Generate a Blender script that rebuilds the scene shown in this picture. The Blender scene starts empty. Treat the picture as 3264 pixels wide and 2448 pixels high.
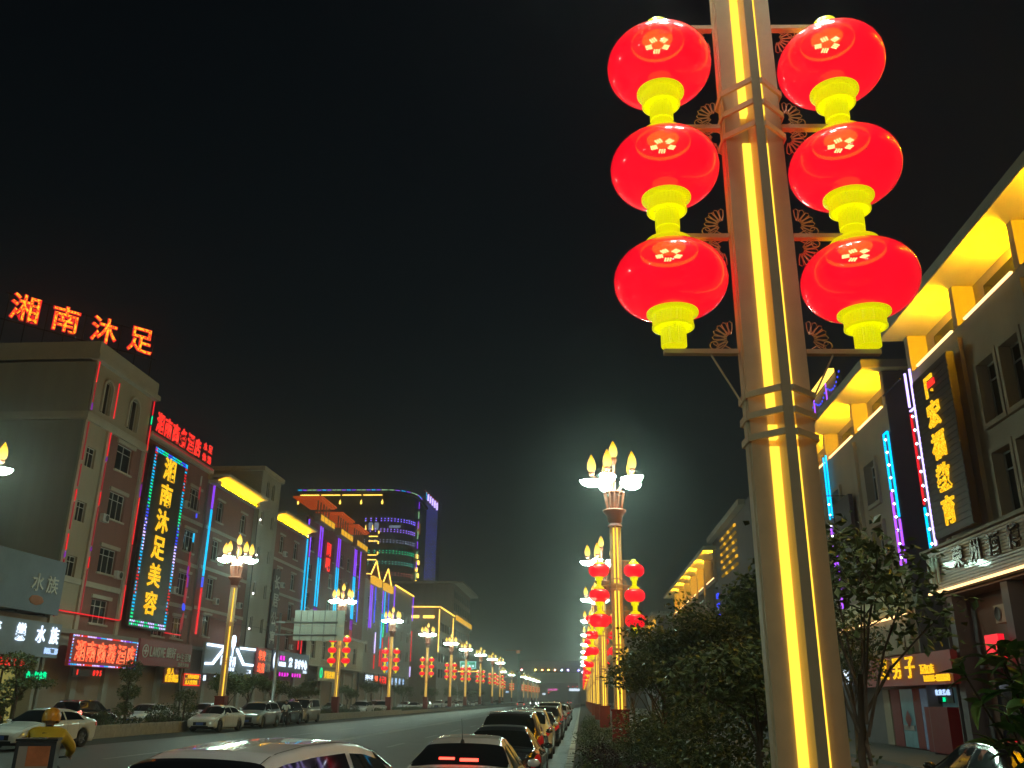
import bpy, bmesh, math, random
from mathutils import Vector, Matrix
from math import sin, cos, pi, radians, sqrt, atan2
random.seed(7)
S = bpy.context.scene
COL = S.collection

# ------------------------------------------------------------------ camera, sky, sun, exposure
cam_d = bpy.data.cameras.new('camera'); cam = bpy.data.objects.new('camera', cam_d); COL.objects.link(cam)
cam_d.sensor_width = 36.0; cam_d.lens = 36.0 * 2800 / 3264; cam_d.clip_start = 0.05; cam_d.clip_end = 3000
_p, _y, _r = radians(19.73), radians(4.48), radians(0.7)
_f = Vector((-sin(_y) * cos(_p), cos(_y) * cos(_p), sin(_p))); _rt = Vector((cos(_y), sin(_y), 0)); _up = _rt.cross(_f)
_rt2 = _rt * cos(_r) + _up * sin(_r); _up2 = _up * cos(_r) - _rt * sin(_r)
_m = Matrix((_rt2, _up2, -_f)).transposed().to_4x4(); _m.translation = (0, 0, 2.0); cam.matrix_world = _m
S.camera = cam
world = bpy.data.worlds.new('World'); S.world = world; world.use_nodes = True
wn = world.node_tree; wn.nodes.clear()
wo = wn.nodes.new('ShaderNodeOutputWorld'); wb = wn.nodes.new('ShaderNodeBackground'); ws = wn.nodes.new('ShaderNodeTexSky')
ws.sky_type = 'NISHITA'; ws.sun_disc = False; ws.sun_elevation = radians(6); ws.sun_rotation = radians(200)
wn.links.new(ws.outputs[0], wb.inputs[0]); wb.inputs[1].default_value = 0.0026; wn.links.new(wb.outputs[0], wo.inputs[0])
sun_d = bpy.data.lights.new('sun', 'SUN'); sun = bpy.data.objects.new('sun', sun_d); COL.objects.link(sun)
sun_d.energy = 0.002; sun_d.angle = radians(10); sun.rotation_euler = (radians(50), 0, radians(30))
S.view_settings.view_transform = 'Standard'; S.view_settings.look = 'None'; S.view_settings.exposure = 0; S.view_settings.gamma = 1
S.view_settings.use_curve_mapping = False
S.cycles.max_bounces = 6; S.cycles.diffuse_bounces = 2; S.cycles.glossy_bounces = 3; S.cycles.transmission_bounces = 4
S.cycles.volume_bounces = 0; S.cycles.transparent_max_bounces = 8; S.cycles.use_denoising = True
S.cycles.sample_clamp_indirect = 10.0; S.cycles.sample_clamp_direct = 0; S.cycles.use_light_tree = True

# ------------------------------------------------------------------ helpers
MATS = {}
def pri(name, color, rough=0.6, metal=0.0, noise=0.0, nscale=8.0, bump=0.0, bscale=40.0, coat=0.0, emit=None, es=0.0, spec=0.5, streak=False):
    if name in MATS: return MATS[name]
    m = bpy.data.materials.new(name); m.use_nodes = True; nt = m.node_tree; b = nt.nodes['Principled BSDF']
    b.inputs['Base Color'].default_value = (*color, 1); b.inputs['Roughness'].default_value = rough; b.inputs['Metallic'].default_value = metal
    b.inputs['Specular IOR Level'].default_value = spec
    if coat: b.inputs['Coat Weight'].default_value = coat; b.inputs['Coat Roughness'].default_value = 0.04
    if emit: b.inputs['Emission Color'].default_value = (*emit, 1); b.inputs['Emission Strength'].default_value = es
    if noise or bump:
        tc = nt.nodes.new('ShaderNodeTexCoord')
        src = tc.outputs['Object']
        if streak:
            mp = nt.nodes.new('ShaderNodeMapping'); mp.inputs['Scale'].default_value = (1, 1, .12); nt.links.new(src, mp.inputs[0]); src = mp.outputs[0]
    if noise:
        n = nt.nodes.new('ShaderNodeTexNoise'); n.inputs['Scale'].default_value = nscale; n.inputs['Detail'].default_value = 7; n.inputs['Roughness'].default_value = .65
        nt.links.new(src, n.inputs['Vector'])
        r = nt.nodes.new('ShaderNodeValToRGB'); r.color_ramp.elements[0].position = .28; r.color_ramp.elements[1].position = .72
        r.color_ramp.elements[0].color = (*[c * (1 - noise) for c in color], 1); r.color_ramp.elements[1].color = (*[min(1, c * (1 + noise * .8)) for c in color], 1)
        nt.links.new(n.outputs['Fac'], r.inputs[0]); nt.links.new(r.outputs[0], b.inputs['Base Color'])
        mr = nt.nodes.new('ShaderNodeMapRange'); mr.inputs[3].default_value = max(.02, rough - .12); mr.inputs[4].default_value = min(1, rough + .12)
        nt.links.new(n.outputs['Fac'], mr.inputs[0])
        if rough > .3: nt.links.new(mr.outputs[0], b.inputs['Roughness'])
    if bump:
        n2 = nt.nodes.new('ShaderNodeTexNoise'); n2.inputs['Scale'].default_value = bscale; n2.inputs['Detail'].default_value = 4
        nt.links.new(tc.outputs['Object'], n2.inputs['Vector'])
        bp = nt.nodes.new('ShaderNodeBump'); bp.inputs['Strength'].default_value = bump; bp.inputs['Distance'].default_value = .02
        nt.links.new(n2.outputs['Fac'], bp.inputs['Height']); nt.links.new(bp.outputs[0], b.inputs['Normal'])
    MATS[name] = m; return m
def emi(name, color, strength, light=False):
    if name in MATS: return MATS[name]
    m = bpy.data.materials.new(name); m.use_nodes = True; nt = m.node_tree; nt.nodes.clear()
    o = nt.nodes.new('ShaderNodeOutputMaterial'); e = nt.nodes.new('ShaderNodeEmission')
    e.inputs[0].default_value = (*color, 1); e.inputs[1].default_value = strength; nt.links.new(e.outputs[0], o.inputs[0])
    m.cycles.emission_sampling = 'AUTO' if light else 'NONE'
    MATS[name] = m; return m

class MB:
    def __init__(s): s.v = []; s.f = []; s.sm = []
    def add(s, vs, fs, smooth=False):
        o = len(s.v); s.v += [tuple(p) for p in vs]; s.f += [tuple(i + o for i in f) for f in fs]; s.sm += [smooth] * len(fs); return s
    def box(s, x0, x1, y0, y1, z0, z1):
        return s.add([(x0,y0,z0),(x1,y0,z0),(x1,y1,z0),(x0,y1,z0),(x0,y0,z1),(x1,y0,z1),(x1,y1,z1),(x0,y1,z1)],
              [(3,2,1,0),(4,5,6,7),(0,1,5,4),(1,2,6,5),(2,3,7,6),(3,0,4,7)])
    def quad(s, a, b, c, d): return s.add([a,b,c,d],[(0,1,2,3)])
    def bar(s, p, q, w, h=None):
        h = h or w; p = Vector(p); q = Vector(q); d = (q - p).normalized(); u = Vector((0,0,1)) if abs(d.z) < .95 else Vector((0,1,0))
        a = d.cross(u).normalized() * w / 2; b = a.cross(d).normalized() * h / 2
        return s.add([p-a-b,p+a-b,p+a+b,p-a+b,q-a-b,q+a-b,q+a+b,q-a+b],[(0,1,2,3),(7,6,5,4),(0,4,5,1),(1,5,6,2),(2,6,7,3),(3,7,4,0)])
    def tube(s, pts, r, n=6, r2=None):
        pts = [Vector(p) for p in pts]; k = len(pts); vs = []
        for i, p in enumerate(pts):
            d = (pts[min(i+1,k-1)] - pts[max(i-1,0)]).normalized(); u = Vector((0,0,1)) if abs(d.z) < .9 else Vector((1,0,0))
            a = d.cross(u).normalized(); b = a.cross(d).normalized(); rr = r if r2 is None else r + (r2 - r) * i / max(1, k-1)
            vs += [p + (a * cos(2*pi*j/n) + b * sin(2*pi*j/n)) * rr for j in range(n)]
        fs = [(i*n+j, i*n+(j+1)%n, (i+1)*n+(j+1)%n, (i+1)*n+j) for i in range(k-1) for j in range(n)]
        s.add(vs, fs, True); o = len(s.v) - len(vs); s.f += [tuple(o + j for j in range(n)), tuple(o + (k-1)*n + j for j in reversed(range(n)))]; s.sm += [False, False]; return s
    def lathe(s, prof, n=20, c=(0,0,0), smooth=True, sx=1, sy=1):
        vs = [(c[0] + r*cos(2*pi*j/n)*sx, c[1] + r*sin(2*pi*j/n)*sy, c[2] + z) for r, z in prof for j in range(n)]
        fs = [(i*n+j, i*n+(j+1)%n, (i+1)*n+(j+1)%n, (i+1)*n+j) for i in range(len(prof)-1) for j in range(n)]
        return s.add(vs, fs, smooth)
    def cylx(s, c, r, w, n=20):   # axle along x
        vs = [(c[0] + sx*w/2, c[1] + r*cos(2*pi*j/n), c[2] + r*sin(2*pi*j/n)) for sx in (-1,1) for j in range(n)]
        fs = [(j,(j+1)%n,n+(j+1)%n,n+j) for j in range(n)]
        s.add(vs, fs, True); o = len(s.v)-2*n; s.f += [tuple(o+j for j in reversed(range(n))), tuple(o+n+j for j in range(n))]; s.sm += [False]*2; return s
    def mesh(s, name):
        me = bpy.data.meshes.new(name); me.from_pydata(s.v, [], s.f)
        me.polygons.foreach_set('use_smooth', s.sm); me.update(); return me
    def build(s, name, mat=None, parent=None, loc=None):
        me = s.mesh(name); return place(name, me, mat, parent, loc)
def place(name, me, mat=None, parent=None, loc=None, rot=None):
    o = bpy.data.objects.new(name, me); COL.objects.link(o)
    if mat is not None:
        if not me.materials: me.materials.append(mat)
        elif me.materials[0] != mat:
            o.material_slots[0].link = 'OBJECT'; o.material_slots[0].material = mat
    if parent: o.parent = parent
    if loc: o.location = loc
    if rot: o.rotation_euler = rot
    return o
def tag(o, label=None, cat=None, group=None, kind=None):
    if label: o['label'] = label
    if cat: o['category'] = cat
    if group: o['group'] = group
    if kind: o['kind'] = kind
    return o
def thing(name, label, cat, loc=(0,0,0), rz=0, group=None):
    o = bpy.data.objects.new(name, None); COL.objects.link(o); o.location = loc; o.rotation_euler = (0, 0, rz); o.empty_display_size = .3
    return tag(o, label, cat, group)
KIDS = {}
def kids(o): return [c for c in ALL_KIDS(o)]
def ALL_KIDS(o): return list(o.children)
def tree_spec(o):   # snapshot of a thing's parts once, so that copying stays fast
    return [(c, tree_spec(c)) for c in o.children]
def copy_tree(o, spec, parent=None, swap=None):
    c = o.copy(); COL.objects.link(c); c.parent = parent
    if swap and c.type == 'MESH' and c.name.split('.')[0] in swap:
        c.material_slots[0].link = 'OBJECT'; c.material_slots[0].material = swap[c.name.split('.')[0]]
    for ch, sp in spec: copy_tree(ch, sp, c, swap)
    return c
def structure(name, mb, mat): o = mb.build(name, mat); o['kind'] = 'structure'; return o

# text -> mesh, cached
TXT = {}
def glyph(ch, bold=.03):
    bold = bold*.45 if ord(ch) > 0x2000 else bold*.6
    key = (ch, bold)
    if key in TXT: return TXT[key]
    cu = bpy.data.curves.new('glyph', 'FONT'); cu.body = ch; cu.size = 1; cu.align_x = 'CENTER'; cu.align_y = 'CENTER'; cu.extrude = .03; cu.offset = bold; cu.resolution_u = 2
    ob = bpy.data.objects.new('glyph', cu); COL.objects.link(ob)
    dg = bpy.context.evaluated_depsgraph_get(); dg.update()
    me = bpy.data.meshes.new_from_object(ob.evaluated_get(dg)); bpy.data.objects.remove(ob); 
    if len(me.vertices):
        xs = [v.co.x for v in me.vertices]; ys = [v.co.y for v in me.vertices]
        cx, cy = (min(xs)+max(xs))/2, (min(ys)+max(ys))/2
        for v in me.vertices: v.co.x -= cx; v.co.y -= cy
        me['w'] = max(xs)-min(xs); me['h'] = max(ys)-min(ys)
    me.materials.clear(); TXT[key] = me; return me
def letters(parent, text, x0, x1, z, h, mat, y=-.06, vert=False, name='character', bold=.03, italic=0, squeeze=None):
    """characters spread from x0 to x1 (or z top to bottom when vert) on the front (-y) of a sign"""
    n = len(text); outs = []
    for i, ch in enumerate(text):
        if ch == ' ': continue
        me = glyph(ch, bold)
        if vert: px, pz = (x0 + x1)/2, z - (i + .5) * h[0]; hh = h[1]; ww = (x1 - x0)
        else: px, pz = x0 + (x1-x0) * (i+.5)/n, z; hh = h; ww = (x1-x0)/n * .86
        o = place(name, me, mat, parent, (px, y, pz), (pi/2, 0, 0))
        gw, gh = max(.05, me.get('w', .9)), max(.05, me.get('h', .9))
        full = ord(ch) > 0x2000
        sx = min(ww / gw, hh / gh * 1.15) if full else min(ww/gw, hh/.75)
        sy = hh / gh if full and ch not in '一·' else hh / .75
        o.scale = (sx, sy, 1); outs.append(o)
    return outs
RL, RR = pi/2, -pi/2     # facade frames: left of the street (local x = +Y), right (local x = -Y)

# ------------------------------------------------------------------ materials
M_asph = pri('asphalt', (.082,.082,.084), .48, 0, .28, .5, .5, 60)
M_pave = pri('paving', (.16,.15,.14), .75, 0, .25, 1.2, .3, 25)
M_kerb = pri('kerb_stone', (.38,.37,.34), .8, 0, .25, 3, .3, 40)
M_soil = pri('soil', (.03,.024,.018), .95, 0, .4, 4, .6, 20)
M_line = pri('road_paint', (.30,.30,.29), .6, 0, .45, 5)
M_post = pri('post_paint', (.85,.63,.40), .48, 0, .08, 6, .06, 30)
M_fin = pri('post_fin', (.80,.50,.30), .4, 0, .08, 6)
M_redbase = pri('red_base_paint', (.20,.012,.012), .45, 0, .2, 5)
M_copper = pri('copper_paint', (.30,.09,.05), .4, .2, .2, 6)
M_led = emi('amber_led', (1,.60,.05), 1.75, True)
M_ledfar = emi('amber_led_small', (1,.60,.08), 2.6, True)
M_flood = emi('white_led_panel', (.84,1,.90), 130, True)
M_glare = emi('street_lamp_glare', (.63,1,.80), 80, True)
M_flood_dark = pri('lamp_housing', (.12,.12,.12), .4, .6)
def ledmat(name, c0, c1, st, scale, light=False):
    m = emi(name, c0, st, light); nt = m.node_tree; e = [n for n in nt.nodes if n.type == 'EMISSION'][0]
    tc = nt.nodes.new('ShaderNodeTexCoord'); n = nt.nodes.new('ShaderNodeTexNoise'); n.inputs['Scale'].default_value = scale; n.inputs['Detail'].default_value = 1
    r = nt.nodes.new('ShaderNodeValToRGB'); r.color_ramp.elements[0].position = .42; r.color_ramp.elements[1].position = .58
    r.color_ramp.elements[0].color = (*c0, 1); r.color_ramp.elements[1].color = (*c1, 1)
    nt.links.new(tc.outputs['Object'], n.inputs['Vector']); nt.links.new(n.outputs['Fac'], r.inputs[0]); nt.links.new(r.outputs[0], e.inputs[0]); return m
M_gold = ledmat('gold_letter', (.75,.30,.0), (1,.68,.03), 1.35, 22)
M_redled = ledmat('red_letter', (.7,.0,.01), (1,.06,.03), 1.5, 18)
M_redlit = ledmat('red_orange_letter', (1,.04,.02), (1,.26,.10), 1.5, 12)
M_white = emi('white_letter', (.72,.85,1), 1.8, True)
M_bluew = emi('blue_white_letter', (.45,.65,1), 1.3)
M_green = emi('green_letter', (.0,1,.35), 1.1)
M_cyan = emi('cyan_led', (.0,.55,1), 1.3)
M_purple = emi('purple_led', (.28,.05,1), 1.2)
M_red1 = emi('red_led', (1,.02,.03), .9)
M_violet = emi('violet_white_led', (.65,.50,1), 1.8)
M_blue = emi('blue_led', (.05,.08,1), 1.2)
M_magenta = emi('magenta_led', (1,.03,.8), 1.4)
M_dimlet = pri('dim_letter', (.5,.48,.45), .5)
M_glass = pri('window_glass', (.012,.015,.02), .06, 0)
M_frame = pri('window_frame', (.35,.34,.32), .5)
M_dark = pri('dark_metal', (.03,.03,.03), .5, .4)
M_plum = pri('plum_board', (.05,.028,.03), .55, 0, .15, 3)
M_cream = pri('cream_wall', (.33,.28,.21), .85, 0, .16, .5, .2, 12, streak=True)
M_brick = pri('red_render', (.21,.085,.07), .85, 0, .18, .6, .2, 12, streak=True)
M_trim = pri('pale_trim', (.38,.34,.28), .8, 0, .12, 1)
M_tanw = pri('tan_wall', (.25,.19,.15), .85, 0, .18, .6, .2, 12, streak=True)
M_greyw = pri('grey_wall', (.27,.26,.23), .85, 0, .15, .5, .2, 12, streak=True)
M_rwall = pri('right_wall', (.36,.28,.21), .8, 0, .1, .8, .15, 14, streak=True)
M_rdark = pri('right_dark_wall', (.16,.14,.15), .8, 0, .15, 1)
M_steel = pri('galvanised_steel', (.30,.31,.32), .4, .6, .12, 5)
def leafmat(name, c, tr=.25):
    m = bpy.data.materials.new(name); m.use_nodes = True; nt = m.node_tree; b = nt.nodes['Principled BSDF']
    b.inputs['Roughness'].default_value = .42
    g = nt.nodes.new('ShaderNodeNewGeometry'); r = nt.nodes.new('ShaderNodeValToRGB')
    r.color_ramp.elements[0].color = (c[0]*.55, c[1]*.6, c[2]*.6, 1); r.color_ramp.elements[1].color = (c[0]*1.5, c[1]*1.35, c[2]*1.2, 1)
    nt.links.new(g.outputs['Random Per Island'], r.inputs[0]); nt.links.new(r.outputs[0], b.inputs['Base Color'])
    MATS[name] = m; return m
M_leaf = leafmat('broad_leaf', (.075,.105,.035)); M_leaf2 = leafmat('hedge_leaf', (.045,.075,.022)); M_leaf3 = leafmat('purple_leaf', (.035,.016,.020)); M_leafbig = leafmat('glossy_leaf', (.09,.20,.05))
M_bark = pri('bark', (.09,.065,.045), .9, 0, .3, 8, .5, 30)

M_amb = emi('amber_lit_panel', (.95,.50,.03), 1.0, True); M_ambdim = emi('dim_amber_panel', (.5,.28,.03), .35)
M_rooflit = ledmat('roof_letter_led', (1,.03,.01), (1,.45,.02), 1.7, 16, True); M_pt = emi('white_point_light', (1,.9,.85), 6); M_bluewd = pri('pale_blue_letter', (.4,.45,.6), .5)
M_sblue2 = pri('billboard_print', (.13,.16,.22), .6, 0, .2, .6)
# lantern shell: red, lit from inside, glossy plastic
def lantern_mat(name, col, st, base):
    m = bpy.data.materials.new(name); m.use_nodes = True; nt = m.node_tree; b = nt.nodes['Principled BSDF']
    b.inputs['Base Color'].default_value = (*base, 1); b.inputs['Roughness'].default_value = .35; b.inputs['Specular IOR Level'].default_value = .15; b.inputs['Coat Weight'].default_value = 1.0; b.inputs['Coat Roughness'].default_value = 0.0
    b.inputs['Emission Color'].default_value = (*col, 1)
    tc = nt.nodes.new('ShaderNodeTexCoord'); n = nt.nodes.new('ShaderNodeTexNoise'); n.inputs['Scale'].default_value = 2.2; n.inputs['Detail'].default_value = 2
    nt.links.new(tc.outputs['Object'], n.inputs['Vector'])
    mr = nt.nodes.new('ShaderNodeMapRange'); mr.inputs[1].default_value = .3; mr.inputs[2].default_value = .7; mr.inputs[3].default_value = st*.82; mr.inputs[4].default_value = st*1.12
    nt.links.new(n.outputs['Fac'], mr.inputs[0]); nt.links.new(mr.outputs[0], b.inputs['Emission Strength'])
    out = nt.nodes['Material Output']; tr = nt.nodes.new('ShaderNodeBsdfTransparent'); mx = nt.nodes.new('ShaderNodeMixShader'); mx.inputs[0].default_value = .16; tr.inputs[0].default_value = (1,.55,.45,1)
    nt.links.new(b.outputs[0], mx.inputs[1]); nt.links.new(tr.outputs[0], mx.inputs[2]); nt.links.new(mx.outputs[0], out.inputs['Surface'])
    MATS[name] = m; return m
M_inled = emi('inner_led', (1,.85,.35), 16)
M_lant = lantern_mat('red_lantern_shell', (1,.004,.022), 1.1, (.42,.006,.02))
M_neck = pri('yellow_lantern_neck', (.6,.6,.03), .35, 0, 0, coat=.3, emit=(.88,.86,.0), es=.72)
def bulb_mat():
    m = bpy.data.materials.new('flame_bulb'); m.use_nodes = True; nt = m.node_tree; nt.nodes.clear()
    o = nt.nodes.new('ShaderNodeOutputMaterial'); e = nt.nodes.new('ShaderNodeEmission'); tc = nt.nodes.new('ShaderNodeTexCoord')
    sp = nt.nodes.new('ShaderNodeSeparateXYZ'); r = nt.nodes.new('ShaderNodeValToRGB')
    nt.links.new(tc.outputs['Generated'], sp.inputs[0]); nt.links.new(sp.outputs[2], r.inputs[0]); nt.links.new(r.outputs[0], e.inputs[0])
    r.color_ramp.elements[0].color = (1,.80,.22,1); r.color_ramp.elements[1].color = (.85,.46,.0,1); r.color_ramp.elements[1].position = .85
    el = r.color_ramp.elements.new(.35); el.color = (1,.75,.15,1)
    e.inputs[1].default_value = 1.6; nt.links.new(e.outputs[0], o.inputs[0]); m.cycles.emission_sampling = 'AUTO'
    return m
M_bulb = bulb_mat()

# ------------------------------------------------------------------ ground
structure('ground', MB().box(-900, 900, -60, 1400, -.6, -.02), M_soil)
structure('road', MB().box(-20.3, -.45, -40, 900, -.2, 0), M_asph)
structure('side_road', MB().box(-33, -26.2, -40, 900, -.2, -.004), M_asph)
structure('service_road', MB().box(4.3, 10.6, -40, 500, -.2, -.004), M_asph)
for k, (x0, x1) in enumerate(((10.6, 14.9), (-40, -33))):
    structure('pavement', MB().box(x0, x1, -40, 900, -.2, .13), M_pave)
def lanes():
    for x in (-4.6, -8.3, -15.6):
        mb = MB(); y = -10
        while y < 420:
            mb.box(x-.07, x+.07, y, y+4, -.01, .004); y += 10
        structure('lane_marking', mb, M_line)
    structure('centre_line', MB().box(-12.05, -11.93, -10, 700, -.01, .004).box(-11.75, -11.63, -10, 700, -.01, .004), M_line)
    structure('edge_line', MB().box(-2.72, -2.6, -10, 700, -.01, .004), M_line)
    mb = MB()
    for y in range(2, 160, 6): mb.box(-2.6, -.6, y, y+.1, -.01, .004)
    structure('parking_bay_line', mb, M_line)
lanes()

def noise_pts(n, c, r, flat=1.0):
    out = []
    while len(out) < n:
        p = Vector((random.uniform(-1,1), random.uniform(-1,1), random.uniform(-1,1)))
        if p.length < 1: out.append(Vector((c[0]+p.x*r[0], c[1]+p.y*r[1], c[2]+p.z*r[2])))
    return out
def leaf_cloud(name, blobs, n, size, mat, parent=None, shell=.55, loc=None):
    vs, fs = [], []; tot = sum(b[1][0]*b[1][1]*b[1][2] for b in blobs)
    for c, r in blobs:
        k = int(n * r[0]*r[1]*r[2] / tot)
        for _ in range(k):
            d = Vector((random.gauss(0,1), random.gauss(0,1), random.gauss(0,1))).normalized(); q = random.random()**.5
            q = shell + (1-shell) * q if random.random() < .75 else q * .9
            q *= random.uniform(.85, 1.12)
            p = Vector((c[0]+d.x*r[0]*q, c[1]+d.y*r[1]*q, c[2]+d.z*r[2]*q))
            a = Vector((random.gauss(0,1), random.gauss(0,1), random.gauss(0,.6)-.3)).normalized(); b = a.cross(Vector((random.gauss(0,1), random.gauss(0,1), random.gauss(0,1)))).normalized()
            s = size * random.uniform(.6, 1.35); w = s * .27; nn = a.cross(b) * s * .12; o = len(vs)
            vs += [p, p + a*s*.5 + b*w + nn, p + a*s, p + a*s*.5 - b*w + nn]; fs += [(o, o+1, o+2), (o, o+2, o+3)]
    me = bpy.data.meshes.new(name); me.from_pydata([tuple(v) for v in vs], [], fs); me.update()
    return place(name, me, mat, parent, loc)
def branchy(h, spread, n, r0, seed):
    rnd = random.Random(seed); mb = MB(); tips = []
    mb.tube([(0,0,0),(rnd.uniform(-.05,.05)*h, rnd.uniform(-.05,.05)*h, h*.3),(0,0,h*.55)], r0, 7, r0*.7)
    for i in range(n):
        a = 2*pi*i/n + rnd.uniform(-.4,.4); z0 = h*rnd.uniform(.25,.55); e = Vector((cos(a)*spread*rnd.uniform(.5,1), sin(a)*spread*rnd.uniform(.5,1), h*rnd.uniform(.7,1)))
        mid = Vector((e.x*.4, e.y*.4, (z0+e.z)/2)); mb.tube([(0,0,z0), mid, e], r0*.45, 5, r0*.12); tips.append(e)
        for k in range(3):
            t = rnd.uniform(.3,.9); b0 = mid.lerp(e, t); e2 = b0 + Vector((rnd.uniform(-1,1), rnd.uniform(-1,1), rnd.uniform(.1,.9))).normalized()*spread*.5
            mb.tube([b0, e2], r0*.18, 4, r0*.06); tips.append(e2)
    return mb, tips
# ------------------------------------------------------------------ haze, added to give the lamps their halos
def haze():
    m = bpy.data.materials.new('halo_haze'); m.use_nodes = True; nt = m.node_tree; nt.nodes.clear()
    o = nt.nodes.new('ShaderNodeOutputMaterial'); v = nt.nodes.new('ShaderNodeVolumePrincipled')
    v.inputs['Color'].default_value = (.9,.92,.9,1); v.inputs['Density'].default_value = HAZE; v.inputs['Anisotropy'].default_value = .90
    nt.links.new(v.outputs[0], o.inputs['Volume'])
    h = MB().box(-1000, 1000, -100, 1500, -1.8, 104).build('haze', m); h['kind'] = 'stuff'
HAZE = .0012
haze()
# ------------------------------------------------------------------ street lamps with lanterns
def arc(c, r, a0, a1, n=8, sx=1): return [(c[0] + sx*r*cos(radians(a0+(a1-a0)*i/n)), c[1], c[2] + r*sin(radians(a0+(a1-a0)*i/n))) for i in range(n+1)]
COLS = ((6.71,6.26),(4.10,3.74))
def make_lamp(detail):
    t = thing('street_lamp', 'x', 'street lamp')
    MB().box(-.33,.33,-.33,.33,0,1.60).box(-.37,.37,-.37,.37,1.60,1.67).box(-.37,.37,-.37,.37,0,.08).build('base', M_redbase, t)
    # cross shaped shaft: wide plates east-west, fins north-south
    for sx in (-1,1):
        x0, x1 = sorted((sx*.103, sx*.228)); MB().box(x0,x1,-.085,.085,1.35,8.85).build('shaft', M_post, t)
        x0, x1 = sorted((sx*.229, sx*.238)); MB().box(x0,x1,-.05,.05,1.35,8.85).build('edge_rail', M_post, t)
    MB().box(-.102,.102,-.03,.03,1.35,8.85).build('web', M_post, t)
    MB().box(-.035,.035,-.27,-.031,1.35,8.85).build('fin', M_fin, t); MB().box(-.035,.035,.031,.27,1.35,8.85).build('fin', M_fin, t)
    segs = [(1.40,3.70),(3.76,3.86),(3.98,6.22),(6.50,8.80)]
    for sy in (-1,1):
        for sx in (-1,1):
            mb = MB()
            for a, b in segs:
                x0, x1 = sorted((sx*.037, sx*.101)); y0, y1 = sorted((sy*.032, sy*.096)); mb.box(x0,x1,y0,y1,a,b)
            mb.build('light_strip', M_led, t)
    for za, zb in COLS:
        for zc in (zb+.02, (za+zb)/2, za-.02):
            mb = MB()
            for sy in (-1,1):
                for sx in (-1,1): mb.bar((sx*.238, sy*.095, zc), (sx*.038, sy*.28, zc), .022, .045)
            for sx in (-1,1): mb.box(min(sx*.239,sx*.252), max(sx*.239,sx*.252), -.10,.10, zc-.025, zc+.025)
            mb.build('collar', M_post, t)
    # capital and crown
    MB().lathe([(.30,8.85),(.30,8.93),(.25,8.95),(.25,9.02),(.30,9.05),(.33,9.3),(.50,9.50),(.50,9.56),(.42,9.57),(0,9.57)], 16).build('capital', M_copper, t)
    mb = MB()
    for k in range(12):
        a = 2*pi*k/12; mb.bar((.30*cos(a),.30*sin(a),9.56),(.42*cos(a),.42*sin(a),10.30),.06,.02)
    mb.lathe([(.16,9.56),(.20,10.3),(.44,10.34),(.44,10.28),(.2,10.26)],12)
    mb.tube([(0,0,10.3),(0,0,11.6)], .07, 8).lathe([(.07,11.5),(.15,11.7),(.17,11.84),(0,11.86)],10)
    mb.build('crown', M_copper, t)
    prof = [(.10,0),(.175,.12),(.19,.24),(.17,.40),(.11,.56),(.045,.68),(0,.76)]
    MB().lathe(prof, 14).build('flame_bulb', M_bulb, t, (0,0,11.86))
    bulb = MB().lathe([(r, z*1.05) for r, z in prof], 14).mesh('flame_bulb_side')
    for k in range(5):
        a = radians(90 + 72*k + 18); c, s_ = cos(a), sin(a)
        mb = MB(); mb.tube([(.18*c,.18*s_,10.35),(.5*c,.5*s_,10.72),(.78*c,.78*s_,10.98),(.94*c,.94*s_,11.08)], .045, 6)
        mb.lathe([(.05,11.04),(.13,11.12),(.13,11.22),(0,11.23)],8,(.94*c,.94*s_,0)); mb.build('arm', M_copper, t)
        place('flame_bulb', bulb, M_bulb, t, (.94*c,.94*s_,11.22))
        # LED head under the arm
        R = Matrix.Rotation(a - pi/2, 4, 'Z')
        w_, l0_, l1_ = (.28,.48,1.36) if detail else (.15,.62,1.16); mb = MB(); mb.box(-w_,w_,l0_,l1_,10.86,10.93)
        o = mb.build('led_head', M_flood_dark, t); o.rotation_euler = (0,0,a-pi/2)
        if detail:
            mb = MB()
            for i in range(3):
                for j in range(5): mb.box(-.24+.18*i, -.12+.18*i, .52+.17*j, .63+.17*j, 10.835, 10.856)
            e = mb.build('led_grid', M_flood, t); e['kind'] = 'stuff'
        else:
            e = MB().lathe([(0,-.28),(.2,-.25),(.36,-.15),(.43,0)], 14, (0,.92,10.86), sx=.75, sy=1.25).build('glare_bowl', M_glare, t)  # bowl enlarged beyond the LED head to stand in for lamp glare
        e.rotation_euler = (0,0,a-pi/2)
    return t
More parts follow.
